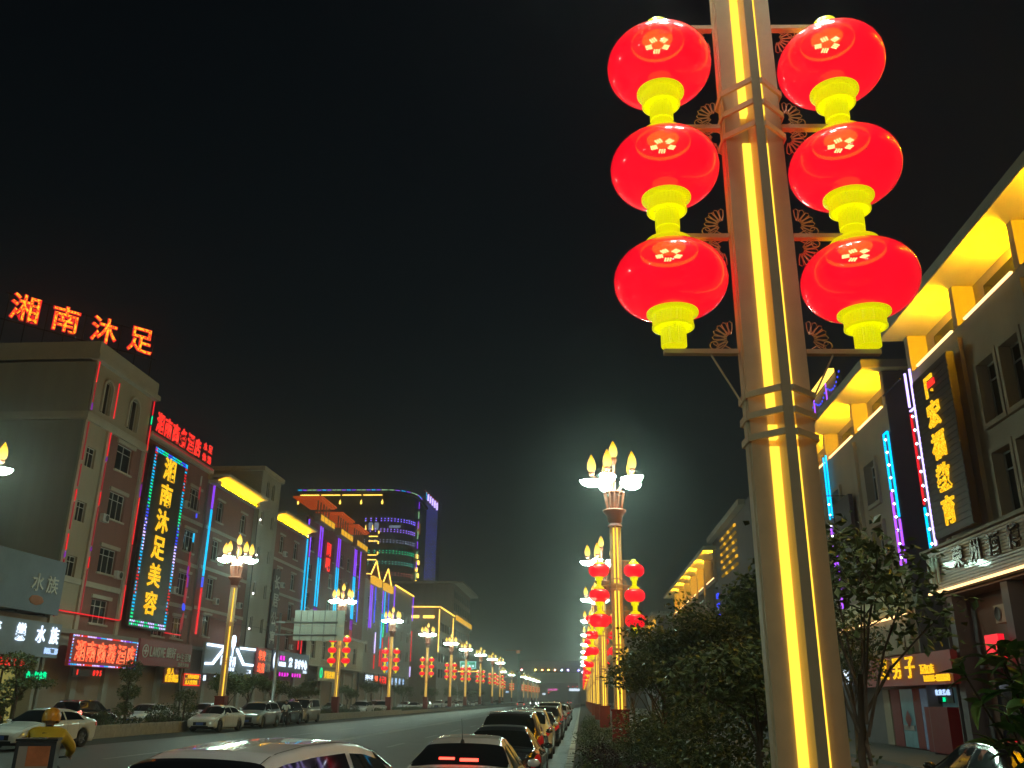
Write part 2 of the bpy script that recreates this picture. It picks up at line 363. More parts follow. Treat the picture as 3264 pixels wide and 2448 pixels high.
def lantern_parts(t):
    n = 28
    body = []
    for i in range(15):
        a = -pi/2 + pi*i/14; zz = .285*sin(a); r = .435*max(0, cos(a))**.70
        body.append((max(r,.13), zz))
    bm = MB().lathe(body, n).mesh('lantern_shell')
    # ribs on necks
    def ribbed(r, z0, z1, nr=32):
        m = MB()
        vs = []; 
        for z in (z0, z1):
            for j in range(nr*2):
                rr = r + (.0035 if j % 2 else 0); vs.append((rr*cos(pi*j/nr), rr*sin(pi*j/nr), z))
        k = nr*2; m.add(vs, [(j,(j+1)%k,k+(j+1)%k,k+j) for j in range(k)]); return m
    nk = ribbed(.150, -.385, -.285); nk2 = ribbed(.092, -.545, -.36)
    nk.add(nk2.v, nk2.f); nk.lathe([(.195,-.262),(.195,-.283),(.152,-.29)], n); nk.lathe([(.146,-.40),(.158,-.395),(.158,-.38),(.15,-.378)], n); nk.lathe([(.146,-.40),(.125,-.385),(.12,-.355),(0,-.355)], n); nk.lathe([(.092,-.545),(0,-.545)], n)
    nm = nk.mesh('lantern_neck')
    cap = MB().lathe([(.222,.232),(.218,.285),(.18,.335),(.12,.37),(.095,.39),(.092,.45),(0,.46)], n).mesh('lantern_cap')
    il = MB()
    for q in range(5):
        a = 2*pi*q/5 + .3; ca, sa = cos(a), sin(a)
        for i in range(3):
            for j in range(4):
                rr, tt = .055+.014*j, -.020+.020*i; x, y = rr*ca-tt*sa, rr*sa+tt*ca; il.box(x-.0055,x+.0055,y-.0055,y+.0055,.222,.228)
    ilm = il.mesh('led_module')
    for sx in (-1,1):
        for z in (7.05,6.04,5.04):
            L = place('lantern', bm, M_lant, t, (sx*.72,0,z))
            place('neck', nm, M_neck, L); place('cap', cap, M_neck, L); place('led_module', ilm, M_inled, L)['kind'] = 'stuff'
    for sx in (-1,1):
        for i, z in enumerate((7.44,6.43,5.42,4.45)):
            mb = MB(); a, b = sorted((sx*.25, sx*(.80 if i == 3 else .70))); mb.box(a,b,-.03,.03,z-.018,z+.018); mb.build('bracket', M_post, t)
    for sx in (-1,1):
        mb = MB()
        for i, z in enumerate((7.44,6.43,5.42,4.45)):
            for sz in ((-1,) if i == 0 else (1,-1) if i < 3 else (1,)):
                cx, cz = sx*.29, z + sz*.11
                for k in range(7):
                    a = radians(-38 + 21*k); ux, uz = sx*cos(a), sz*sin(a) 
                    p0 = Vector((cx + ux*.035, 0, cz + uz*.035)); p1 = Vector((cx + ux*.13, 0, cz + uz*.13)); q = Vector((-uz,0,ux))*.017
                    mb.tube([p0, p0.lerp(p1,.5)+q*.8, p1+q, p1+Vector((ux,0,uz))*.012, p1-q, p0.lerp(p1,.5)-q*.8, p0], .0045, 4)
                mb.tube(arc((sx*.42,0,z+sz*.055), .032, 200 if sz>0 else 160, -80 if sz>0 else 440, 9, sx), .005, 4)
                mb.tube([(sx*.30,0,z+sz*.03),(sx*.35,0,z+sz*.06),(sx*.39,0,z+sz*.035),(sx*.43,0,z+sz*.02)], .005, 4)
        mb.build('filigree', M_post, t)['kind'] = 'stuff'
        MB().bar((sx*.25,0,4.05),(sx*.45,0,4.43),.012).build('brace', M_post, t)
ORD = ['first','second','third','fourth','fifth','sixth','seventh','eighth','ninth','tenth','eleventh','twelfth','thirteenth','fourteenth','fifteenth','sixteenth','seventeenth']
lampN = make_lamp(True); lantern_parts(lampN); lampN.rotation_euler.z = radians(3)
lampA = make_lamp(False); lantern_parts(lampA); spA = tree_spec(lampA)
lampB = make_lamp(False); spB = tree_spec(lampB)
RG = 'lantern street lamps along the right kerb planter'; LG = 'street lamps along the left planter'
right_lamps = [(1.45,6.2),(1.52,37)] + [(1.5, 60.5+23.7*i) for i in range(9)] + [(1.5,-19)]
for i, (x, y) in enumerate(right_lamps):
    o = lampN if i == 0 else lampA if i == 1 else copy_tree(lampA, spA)
    o.location = (x, y, 0)
    if i == 0: [c for c in o.children if c.name.startswith('base')][0].location.z = -.27
    if y < 0: tag(o, 'lantern street lamp behind the viewpoint, out of the picture', 'street lamp', RG); continue
    lb = ['nearest lantern lamp post, huge glowing yellow column crossing the right of the view', 'tall red lantern street lamp with dazzling white heads behind the nearest post', 'lantern street lamp just behind and left of the dazzling one'][i] if i < 3 else \
        'small %s lantern street lamp from the camera in the right kerb row' % ORD[i]
    tag(o, lb, 'street lamp', RG)
left_lamps = [(-25.2,34,.1,0),(-24.2,61.3,.3,0),(-24.0,89.9,.35,1),(-23.8,114.1,.4,1),(-23.6,140.4,.5,1),(-23.5,165.9,.6,1),(-23.5,188,.7,1),(-23.2,213,.8,1),(-22.9,239,.9,1),(-22.9,262,.9,1),(-29.5,350,.9,1),(-29.5,395,.9,1)] + [(-26.5+.4*i,430+27*i,1.0,1) for i in range(5)] + [(-25.2,7,.1,0),(-25.2,-20,.1,0)]
for i, (x, y, z, lan) in enumerate(left_lamps):
    o = copy_tree(lampA, spA) if lan else (lampB if i == 0 else copy_tree(lampB, spB))
    o.location = (x, y, z)
    if i > 16: tag(o, 'left street lamp beyond the left edge of the picture, %s' % ('level with the viewpoint' if y > 0 else 'behind the viewpoint'), 'street lamp', LG); continue
    lb = {0:'street lamp at the left edge of the view with one yellow flame bulb showing', 1:'large lantern-less street lamp with five flame bulbs in front of the pink hotel block', 2:'red lantern street lamp beside the back of the big road sign', 3:'red lantern street lamp behind the pair of parked white off-roaders'}.get(i, 'red lantern street lamp, %s in the left row from the camera' % ORD[i] if i < 12 else 'tiny red lantern street lamp past the junction, %s of the five there' % ORD[i-12])
    tag(o, lb, 'street lamp', LG)
# ------------------------------------------------------------------ buildings, left side of the street
def wall_mesh(x0, x1, z0, z1, holes, depth=.22, y=0, mb=None):
    """front wall in the plane y with real recessed openings; holes = (x0,x1,z0,z1,arched)"""
    mb = mb or MB(); xs = sorted({x0, x1, *[v for h in holes for v in h[:2]]}); zs = sorted({z0, z1, *[v for h in holes for v in h[2:4]]})
    for i in range(len(xs)-1):
        for j in range(len(zs)-1):
            cx, cz = (xs[i]+xs[i+1])/2, (zs[j]+zs[j+1])/2
            if any(h[0] < cx < h[1] and h[2] < cz < h[3] for h in holes): continue
            mb.quad((xs[i],y,zs[j]),(xs[i+1],y,zs[j]),(xs[i+1],y,zs[j+1]),(xs[i],y,zs[j+1]))
    for h in holes:
        a, b, c, d = h[:4]
        mb.quad((a,y,c),(a,y,d),(a,y+depth,d),(a,y+depth,c)); mb.quad((b,y,d),(b,y,c),(b,y+depth,c),(b,y+depth,d))
        mb.quad((a,y,d),(b,y,d),(b,y+depth,d),(a,y+depth,d)); mb.quad((b,y,c),(a,y,c),(a,y+depth,c),(b,y+depth,c))
        if len(h) > 4 and h[4]:   # round-headed: fill the two upper corners
            w = (b-a)/2; n = 6
            for sx in (0, 1):
                pts = [(a if sx == 0 else b, y+.001, d)]
                for k in range(n+1):
                    t = pi/2*k/n; pts.append(((a+w) + (-1 if sx == 0 else 1)*w*cos(t), y+.001, d-w+w*sin(t)))
                if sx: pts = pts[::-1]
                mb.add(pts, [tuple(range(len(pts)))])
    return mb
def window(parent, a, b, c, d, y=0, depth=.22, glass=None, nx=2, transom=True, sill=True, lit=None, frame=None):
    fr = frame or M_frame; yy = y + depth - .06; t = .06
    mb = MB(); mb.box(a, a+t, yy, yy+.06, c, d).box(b-t, b, yy, yy+.06, c, d).box(a+t, b-t, yy, yy+.06, d-t, d).box(a+t, b-t, yy, yy+.06, c, c+t)
    for k in range(1, nx): x = a + (b-a)*k/nx; mb.box(x-.03, x+.03, yy, yy+.05, c+t, d-t)
    if transom: z = c + (d-c)*.72; mb.box(a+t, b-t, yy+.004, yy+.055, z-.025, z+.025)
    f = mb.build('window', fr, parent)
    MB().quad((a,yy+.04,c),(b,yy+.04,c),(b,yy+.04,d),(a,yy+.04,d)).build('pane', glass or M_glass, f)
    if sill: MB().box(a-.12, b+.12, y-.14, y-.002, c-.14, c-.01).build('sill', M_trim, f)
    return f
def strip(parent, x, y, segs, w=.07, name='led_strip'):
    """vertical LED tube, segments of (z0, z1, material)"""
    for z0, z1, m in segs: MB().box(x-w/2, x+w/2, y-w, y, z0, z1).build(name, m, parent)
def hstrip(parent, x0, x1, y, z, m, w=.09, name='led_strip'): return MB().box(x0, x1, y-w, y, z-w/2, z+w/2).build(name, m, parent)
def body_box(parent, x0, x1, d, z1, m, z0=0, y0=.3):
    return MB().box(x0, x1, y0, d, z0, z1).build('core', m, parent)
def sign(label, X, Y, rz, x0, x1, z0, z1, board, y=-.05, th=.2, group=None, frame=None, cat='sign'):
    t = thing('shop_sign', label, cat, (X, Y, 0), rz, group)
    MB().box(x0, x1, y-th, y, z0, z1).build('board', board, t); t['_f'] = y-th
    return t
def dots_border(t, x0, x1, z0, z1, y, step, size, mats, sides='tblr', rows=1):
    per = {}
    def put(x, z):
        m = mats[int((x*1.7+z*.9+random.random()*1.2) / 1.5) % len(mats)]; per.setdefault(m.name, (m, MB()))[1].box(x-size/2, x+size/2, y-.03, y, z-size/2, z+size/2)
    for r in range(rows):
        o = r*step*.8
        n = int((x1-x0)/step)
        for k in range(n+1):
            if 't' in sides: put(x0+k*step, z1-o)
            if 'b' in sides: put(x0+k*step, z0+o)
        n = int((z1-z0)/step)
        for k in range(n+1):
            if 'l' in sides: put(x0+o, z0+k*step)
            if 'r' in sides: put(x1-o, z0+k*step)
    for m, mb in per.values(): mb.build('border_bulbs', m, t)['kind'] = 'stuff'

def shopfronts(parent, x0, x1, z1, n, glow=None, m=None):
    """ground floor: recessed openings with pillars, shutters, glazed doors"""
    w = (x1-x0)/n; holes = [(x0+w*i+.35, x0+w*(i+1)-.35, .15, z1-.3) for i in range(n)]
    wall_mesh(x0, x1, 0, z1, holes, 1.2).build('ground_floor_wall', m or M_greyw, parent)
    for i, h in enumerate(holes):
        a, b, c, d = h; k = random.random()
        if k < .35:
            MB().box(a, b, 1.0, 1.1, c, d).build('shutter', M_steel, parent)
            mb = MB(); z = c+.1
            while z < d: mb.box(a, b, .975, .999, z, z+.05); z += .14
            mb.build('shutter_ribs', M_steel, parent)['kind'] = 'stuff'
        else:
            g = glow[i % len(glow)] if glow else M_shopin
            f = MB().box(a, a+.08, .95, 1.05, c, d).box(b-.08, b, .95, 1.05, c, d).box(a, b, .95, 1.05, d-.5, d-.42).box((a+b)/2-.04, (a+b)/2+.04, .95, 1.05, c, d-.5).build('shop_window', M_dark, parent)
            MB().quad((a,1.15,c),(b,1.15,c),(b,1.15,d),(a,1.15,d)).build('lit_interior', g, f)
            mb = MB()
            for q in range(3):
                xx = random.uniform(a+.3, b-.9); mb.box(xx, xx+random.uniform(.3,.7), 1.08, 1.14, c, c+random.uniform(.7,1.9))
            mb.build('display', M_dark, f)['kind'] = 'stuff'
M_shopin = emi('dim_shop_interior', (.32,.20,.14), 0.4)
M_shopred = emi('red_shop_interior', (.5,.03,.06), 0.55); M_shopyel = emi('yellow_shop_interior', (.42,.38,.10), 0.6); M_shopwhite = emi('white_shop_interior', (.4,.55,.65), 0.60)
M_shoppur = emi('violet_shop_interior', (.16,.10,.5), 0.6)
M_sgrey = pri('grey_blue_board', (.20,.24,.30), .55, 0, .12, 2)
M_sred = pri('dark_red_board', (.25,.02,.03), .5, 0, .12, 2)
M_sredlit = pri('red_glow_board', (.28,.05,.05), .5, 0, .1, 2, emit=(1,.06,.05), es=.05)
M_sblue = pri('dark_blue_board', (.08,.10,.18), .5, 0, .12, 2)

# hotel block: local x runs along the street from y = 57.5
HX, HY = -35, 57.5
h = thing('hotel_building', 'tall hotel block with an arched-window tower, cream and red walls edged by red light lines', 'building', (HX, HY, 0), RL)
rows = [(17.3,18.75),(13.4,14.8),(9.6,11.0),(6.0,7.35)]
holes = [(.8,2.0,a,b) for a, b in rows]
holes += [(1.8,2.45,21.5,23.9,True),(5.6,6.9,21.5,24.0,True)]
wall_mesh(0, 3.1, 6.2, 21.0, [(.8,2.0,a,max(a,b)) for a, b in rows if a > 6.2], .25).build('wall', M_cream, h)
wall_mesh(3.1, 8.9, 6.2, 21.0, [(4.8,7.2,a,b) for a, b in ((18.1,20.1),(14.4,16.4),(10.4,12.2),(6.8,8.5))], .25).build('wall', M_brick, h)
wall_mesh(0, 8.9, 21.0, 25.0, [(1.6,2.6,21.55,23.95,True),(5.5,6.9,21.55,24.05,True)], .25).build('wall', M_cream, h)
for a, b in rows[:3]: window(h, .8, 2.0, a, b, sill=False)
for a, b in ((18.1,20.1),(14.4,16.4),(10.4,12.2),(6.8,8.5)):
    window(h, 4.8, 7.2, a, b, nx=3 if a < 18 else 2); MB().box(4.6,7.4,-.14,-.002,b+.02,b+.28).build('lintel', M_trim, h)
for a, b in ((1.6,2.6),(5.5,6.9)):
    window(h, a, b, 21.55, 24.0, sill=False, transom=False)
    mb = MB(); w = (b-a)/2; 
    pts = [(a-.12, -.08, 21.55)] + [(a+w-(w+.12)*cos(pi*k/10), -.08, 24.0-w+(w+.12)*sin(pi*k/10)) for k in range(11)] + [(b+.12,-.08,21.55)]
    for p, q in zip(pts, pts[1:]): mb.bar(p, q, .16)
    mb.build('arch_moulding', M_trim, h)
mb = MB(); 
for z0, z1, e in ((20.45,21.05,.22),(24.95,25.35,.45),(25.35,26.4,.25)): mb.box(-.0-e, 8.9+e, -e, 9, z0, z1)
mb.build('cornice', M_trim, h)
for x in (0, 3.1, 8.7): MB().box(x-.22, x+.22, -.16, -.002, 6.2, 20.44).build('pilaster', M_trim, h)
MB().box(.24, 8.4, -.12, -.002, 9.18, 9.56).build('band', M_trim, h)
body_box(h, .1, 8.8, 12, 24.9, M_tanw); MB().box(-.02,0.1,.0,24,0,24.9).build('side_wall', M_greyw, h)
MB().box(.11, 22, 12, 24, 0, 22.3).build('rear_wing', M_tanw, h)
# flank facing the camera: ledges
mb = MB(); mb.box(-.3,-.03,.2,24,20.5,21); mb.box(-.5,-.03,.2,24,24.95,25.3); mb.build('flank_ledge', M_trim, h)
MB().box(-.5, 22, 12, 24.5, 22.2, 23.2).build('rear_parapet', M_trim, h)
for zz in (8.5, 12.5, 16.5):
    for yy in (14, 18.5): MB().box(-.06, -.02, yy, yy+1.3, zz, zz+1.6).build('flank_window', M_glass, h)
# lower wing
wx0, wx1 = 9.0, 21.6
wh = [(a, a+2.2, z, z+1.9) for a in (14.6, 18.2) for z in (10.3, 14.1, 17.9)] + [(14.6,16.8,6.6,8.4),(18.2,20.4,6.6,8.4)]
wall_mesh(wx0, wx1, 6.2, 22.0, wh, .25).build('wall', M_brick, h)
for a, b, c, d in wh: window(h, a, b, c, d, nx=3); MB().box(a-.2,b+.2,-.14,-.002,d+.02,d+.25).build('lintel', M_trim, h)
for z in (9.2, 12.9, 16.7): MB().box(wx0+4.6, wx1, -.1, -.002, z, z+.3).build('band', M_trim, h)
MB().box(wx0, wx1+.2, -.4, 11.9, 21.8, 22.3).build('cornice', M_trim, h)
body_box(h, wx0-.1, wx1, 11.9, 21.7, M_tanw)
shopfronts(h, 0, 21.6, 6.2, 5, [M_shopin, M_shoppur, M_shopred, M_shopwhite, M_shopred])
PK = pri('pink_light_line', (.3,.03,.05), .5, emit=(1,.03,.06), es=.22); PP = emi('purple_dim', (.4,.03,.7), .55)
strip(h, .05, -.2, [(24.9,23.3,M_red1),(23.2,21.8,PK),(21.7,21.2,PP),(20.3,17.5,PK),(17.2,15.6,PK),(15.4,14.6,M_red1),(14.5,12.6,PK),(12.3,11.2,M_red1),(11.1,10.7,PP),(10.6,9.0,PK),(8.6,6.8,PK)], .07)
strip(h, 3.15, -.2, [(24.3,21.5,M_red1),(20.4,18.6,M_red1),(18.5,18.2,PP),(18.1,16.0,PK),(15.9,14.9,M_red1),(14.8,12.0,PK),(11.9,11.6,PP),(11.2,10.4,M_red1),(10.3,7.2,PK)], .07)
strip(h, 8.85, -.2, [(24.8,23.6,M_red1),(23.5,22.8,M_green),(22.7,20.6,M_red1),(20.4,18.0,PK),(17.8,16.8,PP),(16.7,13,M_red1),(12.9,10,PK),(9.9,7.3,M_red1)], .07)
strip(h, 19.35, -.2, [(14.1,12.9,PK),(12.8,11.9,PP),(11.8,9.7,PK),(9.6,9.0,M_blue),(8.4,7.2,PK)], .09)
hstrip(h, 9.1, 21.4, -.42, 22.1, PK); hstrip(h, 0, 8.6, -.24, 7.25, M_red1, .08); hstrip(h, 16.5, 19.5, -.24, 6.9, M_red1, .08)
# signs on the hotel
t = sign('tall black hotel wall sign with yellow brush characters and a dotted coloured border', HX, HY, RL, 9.2, 15.6, 6.9, 21.2, M_dark, -.45, .25)
letters(t, '湘南沐足美容', 10.9, 13.5, 20.9, (2.18,1.85), M_gold, -.76, vert=True, bold=.045)
dots_border(t, 9.4, 15.4, 7.1, 21.0, -.71, .26, .13, [M_cyan, M_violet, M_blue, M_green, M_cyan, M_red1], 'lr', 2)
dots_border(t, 9.4, 15.4, 7.1, 21.0, -.71, .26, .13, [M_cyan, M_green, M_blue], 't', 2); dots_border(t, 9.4, 15.4, 7.1, 21.0, -.71, .3, .13, [M_green, M_violet], 'b', 2)
t = sign('small red roof-edge letters along the parapet of the hotel wing', HX, HY, RL, 9.3, 21.4, 22.35, 22.5, M_dark, -.2, .1)
letters(t, '湘南商务酒店', 9.5, 18.6, 23.35, 1.7, M_redled, -.3, bold=.04); letters(t, '水足', 18.9, 21.2, 23.9, .75, M_redled, -.3); letters(t, '休浴', 18.9, 21.2, 22.9, .75, M_redled, -.3)
a = Vector((-43.12,59.94)); b = Vector((-37.07,66.85)); d = b-a; ang = atan2(d.y, d.x)
t = thing('roof_sign', 'giant red rooftop characters on the far left hotel roof against black sky', 'sign', (a.x, a.y, 30.5), ang)
ln = d.length
for i, ch in enumerate('湘南沐足'):
    g = glyph(ch, .0); o = place('character', g, M_redlit if 0 else M_rooflit if 'M_rooflit' in globals() else M_redlit, t, (ln*i/3, 0, 0), (pi/2, 0, 0))
    back = place('character_backing', glyph(ch, .06), M_red1, t, (ln*i/3, .08, 0), (pi/2, 0, 0)); hh = 2.15; back.scale = (hh/g['w']*.94, hh/g['h'], 1); o.scale = (hh/g['w']*.92, hh/g['h'], 1)
mb = MB(); mb.bar((-1.5,.25,-1.3),(ln+1.5,.25,-1.3),.08).bar((-1.5,.25,.9),(ln+1.5,.25,.9),.06)
for i in range(9): mb.bar((-1.2+i*(ln+2.4)/8,.25,-6.5),(-1.2+i*(ln+2.4)/8,.25,1),.06)
mb.build('frame', M_dark, t)
# shop signs at street level
t = sign('red lit hotel sign with orange-red characters and a dotted purple bulb border', HX, HY, RL, 1.0, 10.2, 3.75, 5.8, M_sredlit, -1.0, .25)
letters(t, '湘南商務酒店', 1.4, 9.9, 4.75, 1.35, M_redlit, -1.3, bold=.045); dots_border(t, 1.1, 10.1, 3.85, 5.7, -1.25, .2, .09, [M_violet, M_redled, M_violet, M_purple, M_cyan])
t = sign('small red strip of numerals under the red hotel sign', HX, HY, RL, 2.2, 6.0, 3.15, 3.6, M_dark, -.9, .1); letters(t, '1', 2.4, 2.9, 3.38, .35, M_redled, -1.05); letters(t, '095', 4.6, 5.9, 3.38, .38, M_redled, -1.05)
t = sign('unlit dark red fascia with pale lettering beside the red hotel sign', HX, HY, RL, 10.6, 20.2, 4.15, 6.1, M_sred, -1.0, .2)
letters(t, 'LANSWE', 12.3, 15.0, 5.2, .8, M_dimlet, -1.24, bold=.02); letters(t, '朗好', 15.2, 17.0, 5.25, .85, M_dimlet, -1.24); letters(t, 'E+', 17.2, 18.0, 5.0, .6, M_dimlet, -1.24); letters(t, '生活馆', 18.0, 20.0, 5.0, .65, M_dimlet, -1.24); letters(t, '互联大道店', 17.6, 19.8, 4.4, .3, M_dimlet, -1.24)
MB().lathe([(.42,0),(.5,0),(.5,.04),(.42,.04),(.42,0)],24).build('ring_emblem', M_dimlet, t, (11.6,-1.2,5.2)).rotation_euler = (pi/2,0,0)
MB().box(11.3,11.9,-1.25,-1.205,5.15,5.27).box(11.52,11.66,-1.26,-1.205,4.95,5.5).build('emblem_mark', M_dimlet, t)
t = sign('yellow neon two-line sign glowing over a red shop front', HX, HY, RL, 15.9, 18.5, 2.9, 4.1, M_sred, -.9, .1)
letters(t, '情人', 16.2, 17.6, 3.85, .5, M_gold, -1.05); letters(t, '健康用品', 16.0, 18.5, 3.3, .6, M_gold, -1.05)
t = sign('red and yellow lit arrow light box beside the yellow neon sign', HX, HY, RL, 18.7, 22.2, 2.75, 3.75, M_sred, -1.2, .2)
letters(t, '二十四小时营业', 19.0, 21.8, 3.5, .35, M_gold, -1.45); letters(t, '无人售货店', 19.0, 21.6, 3.05, .38, M_gold, -1.45); dots_border(t, 18.8, 22.1, 2.8, 3.7, -1.42, .16, .09, [M_redled], 'tblr')
# aquarium shop, nearest on the left
g = thing('low_shop_building', 'low aquarium shop building at the left edge below a big blue-grey billboard', 'building', (HX, 40, 0), RL)
shopfronts(g, 0, 17.3, 4.2, 4, [M_shopin, M_shopyel, M_shopin, M_shopyel]); body_box(g, 0, 17.3, 12, 6.6, M_tanw, 0, 1.3)
wall_mesh(0, 17.3, 4.2, 6.7, [], 0).build('wall', M_tanw, g)
t = sign('grey shop fascia with glowing blue-white characters at the left edge', HX, 40, RL, 8, 17.2, 4.15, 6.25, M_sgrey, -.9, .25)
for ch, x in zip('康樂水族', (10.4, 12.9, 15.0, 16.5)): letters(t, ch, x-.62, x+.5, 5.5, 1.05, M_white, -1.2)
letters(t, '闽乐二部', 15.6, 17.1, 4.55, .38, M_bluew, -1.2)
t = sign('red lit characters on a dark strip at the far left edge', HX, 40, RL, 9, 14.6, 3.45, 4.05, M_sred, -.7, .1); letters(t, '水族专卖', 11.6, 14.4, 3.75, .42, M_redled, -.85)
t = sign('green lit characters under the grey aquarium fascia', HX, 40, RL, 14.8, 17.2, 2.75, 3.35, M_dark, -.6, .1); letters(t, '鱼·缸水族', 14.9, 17.1, 3.05, .5, M_green, -.75)
t = thing('billboard', 'large unlit blue-grey billboard with faint fish characters above the low shop', 'billboard', (HX, 40, 0), RL)
MB().box(6, 16.9, -.9, -.6, 6.8, 10.2).build('board', M_sblue2 if 'M_sblue2' in globals() else M_sgrey, t); letters(t, '水族', 13.2, 16.4, 8.6, 1.1, M_dimlet, -.95)
mb = MB()
for x in (7, 10, 13, 16): mb.bar((x,-.5,6.7),(x,-.5,10.1),.1).bar((x,-.5,6.8),(x,1.5,6.8),.1)
mb.build('frame', M_dark, t)
MB().lathe([(0,-.3),(.35,-.2),(.5,0),(.35,.25),(0,.32)],14,sx=1.6,sy=.08).build('orange_fish_picture', pri('faded_orange',(.35,.12,.05),.7), t, (14.2,-.93,7.5))

# second block with amber eaves (y 79.3 .. 111)
def eave(parent, x0, x1, z, d=1.5, h=.75):
    """projecting roof slab with an amber wash strip tucked beneath"""
    MB().box(x0, x1, -d, .2, z, z+.25).build('eave', M_trim, parent)
    mb = MB(); n = 8
    for k in range(n):   # coved soffit curving down to the wall
        t0, t1 = pi/2*k/n, pi/2*(k+1)/n; f = lambda t: (-.12-(d-.35)*(1-cos(t)), z-h+(h-.02)*sin(t))
        (y0,z0),(y1,z1) = f(t0), f(t1); mb.quad((x0+.05,y0,z0),(x1-.05,y0,z0),(x1-.05,y1,z1),(x0+.05,y1,z1))
    mb.build('soffit', M_soff, parent)
    MB().box(x0, x1, -.62, -.1, z-h-.12, z-h-.02).build('ledge', M_trim, parent)
    k = int((x1-x0)/1.5)
    for i in range(k):
        a = x0+.25+i*(x1-x0-.3)/k; MB().box(a, a+.95, -.52, -.44, z-h-.018, z-h+.05).build('wash_light', M_wash, parent)
M_soff = pri('soffit_paint', (.75,.64,.38), .7, 0, .1, 2); M_wash = emi('amber_wash_light', (1,.52,.0), 95, True)
B2 = thing('apartment_block', 'pink apartment block with two glowing amber eaves split by a pale stair tower', 'building', (HX, 79.4, 0), RL)
bx = 31.6
hb = []
for z in (17.9, 14.2, 10.6, 7.2):
    for x in (2.6, 8.8, 21.5, 26.8): hb.append((x, x+1.6, z, z+ (1.9 if z < 17 else 2.0), z > 17))
wall_mesh(0, 12.4, 6.2, 21.4, [q for q in hb if q[0] < 12], .25).build('wall', M_brick, B2)
wall_mesh(18.6, bx, 6.2, 21.4, [q for q in hb if q[0] > 18], .25).build('wall', M_brick, B2)
for q in hb: window(B2, *q[:4], nx=2); MB().box(q[0]-.15,q[1]+.15,-.12,-.002,q[3]+.02,q[3]+.2).build('lintel', M_trim, B2)
mb = MB()
for z in (9.4, 13.1, 16.8): mb = MB().box(.3, 12.3, -.12, -.002, z, z+.28); mb.build('band', M_trim, B2); MB().box(18.7, bx-.2, -.12, -.002, z, z+.28).build('band', M_trim, B2)
body_box(B2, 0, bx, 12, 22.2, M_tanw)
tw = [(13.3,14.1,z,z+1.5) for z in (19.6, 15.8, 12.0, 8.4)] + [(16.6,17.4,z,z+1.5) for z in (19.6, 15.8, 12.0, 8.4)] + [(14.1,14.9,22.8,24.6,True),(15.9,16.7,22.8,24.6,True)]
wall_mesh(12.4, 18.6, 6.2, 25.3, tw, .25, -.5).build('stair_tower_wall', M_greyw, B2)
MB().box(12.4,12.45,-.5,6,6.2,25.3).build('tower_side', M_greyw, B2); MB().box(18.55,18.6,-.5,6,6.2,25.3).build('tower_side', M_greyw, B2)
MB().box(12.1,18.9,-.8,6.3,25.3,25.8).build('tower_cornice', M_trim, B2)
for q in tw: window(B2, *q[:4], y=-.5, nx=2, sill=False, transom=False)
eave(B2, 1.2, 12.3, 21.9); eave(B2, 18.7, 31.2, 21.9)
MB().box(-.1,.9,-.9,-.01,21.0,21.3).build('eave', M_trim, B2)
shopfronts(B2, 0, bx, 6.2, 7, [M_shopwhite, M_shopin, M_shopwhite, M_shopred, M_shopin, M_shoppur, M_shopin])
strip(B2, .75, -.2, [(20.9,18.7,M_purple),(18.6,12.4,M_cyan),(12.3,11.4,M_blue),(11.3,7.2,M_red1)], .15)
strip(B2, -2.3, -.2, [(21.1,20.2,M_dimlet),(20.1,18.9,PK),(17.6,17.2,M_blue),(15.8,15.0,M_cyan),(13.2,12.2,PK),(12.0,11.0,PP),(10.9,9.6,PK),(9.5,9.0,M_blue),(8.8,7.4,PK)], .1)
# white point lights on the stair tower line
for x, y0, z in ((13.0,-.55,20.0),(13.0,-.55,16.2),(13.2,-.55,12.2),(13.2,-.55,8.6)):
    MB().lathe([(0,-.12),(.12,0),(0,.12)],8).build('point_light', M_pt if 'M_pt' in globals() else M_white, B2, (x,y0,z))
t = sign('unlit dark vertical sign with pale characters on the amber-eaved apartment block', HX, 79.4, RL, 19.2, 21.3, 7.0, 15.6, M_plum, -.4, .2); letters(t, '长居公寓', 19.4, 21.1, 15.2, (2.0,1.45), M_dimlet, -.64, vert=True)
M_acu = pri('air_conditioner_case', (.45,.45,.43), .5, 0, .1, 4); M_litwin = emi('lit_room', (.9,.62,.35), .35)
acm = MB().box(-.42,.42,-.34,-.04,0,.58).mesh('air_conditioner'); fanm = MB().lathe([(0,0),(.22,0),(.24,.02)],12).mesh('fan_grille')
for bld, lst in ((B2, ((4.6,13.9),(10.7,10.4),(4.6,10.2),(23.4,14.0),(28.7,10.4),(23.3,17.6),(28.7,7.3))), (h, ((13.7,13.9),(17.4,10.2),(17.4,17.7),(13.7,6.9),(4.3,13.9),(7.6,10.2)))):
    for x, z in lst: a_ = place('air_conditioner', acm, M_acu, bld, (x, 0, z)); f_ = place('fan_grille', fanm, M_dark, a_, (.1,-.345,.29), (pi/2,0,0))
for x0_, z0_ in ((26.9,14.3),(8.9,7.3)): MB().box(x0_+.1, x0_+1.5, .21, .22, z0_+.1, z0_+1.7).build('lit_room', M_litwin, B2)
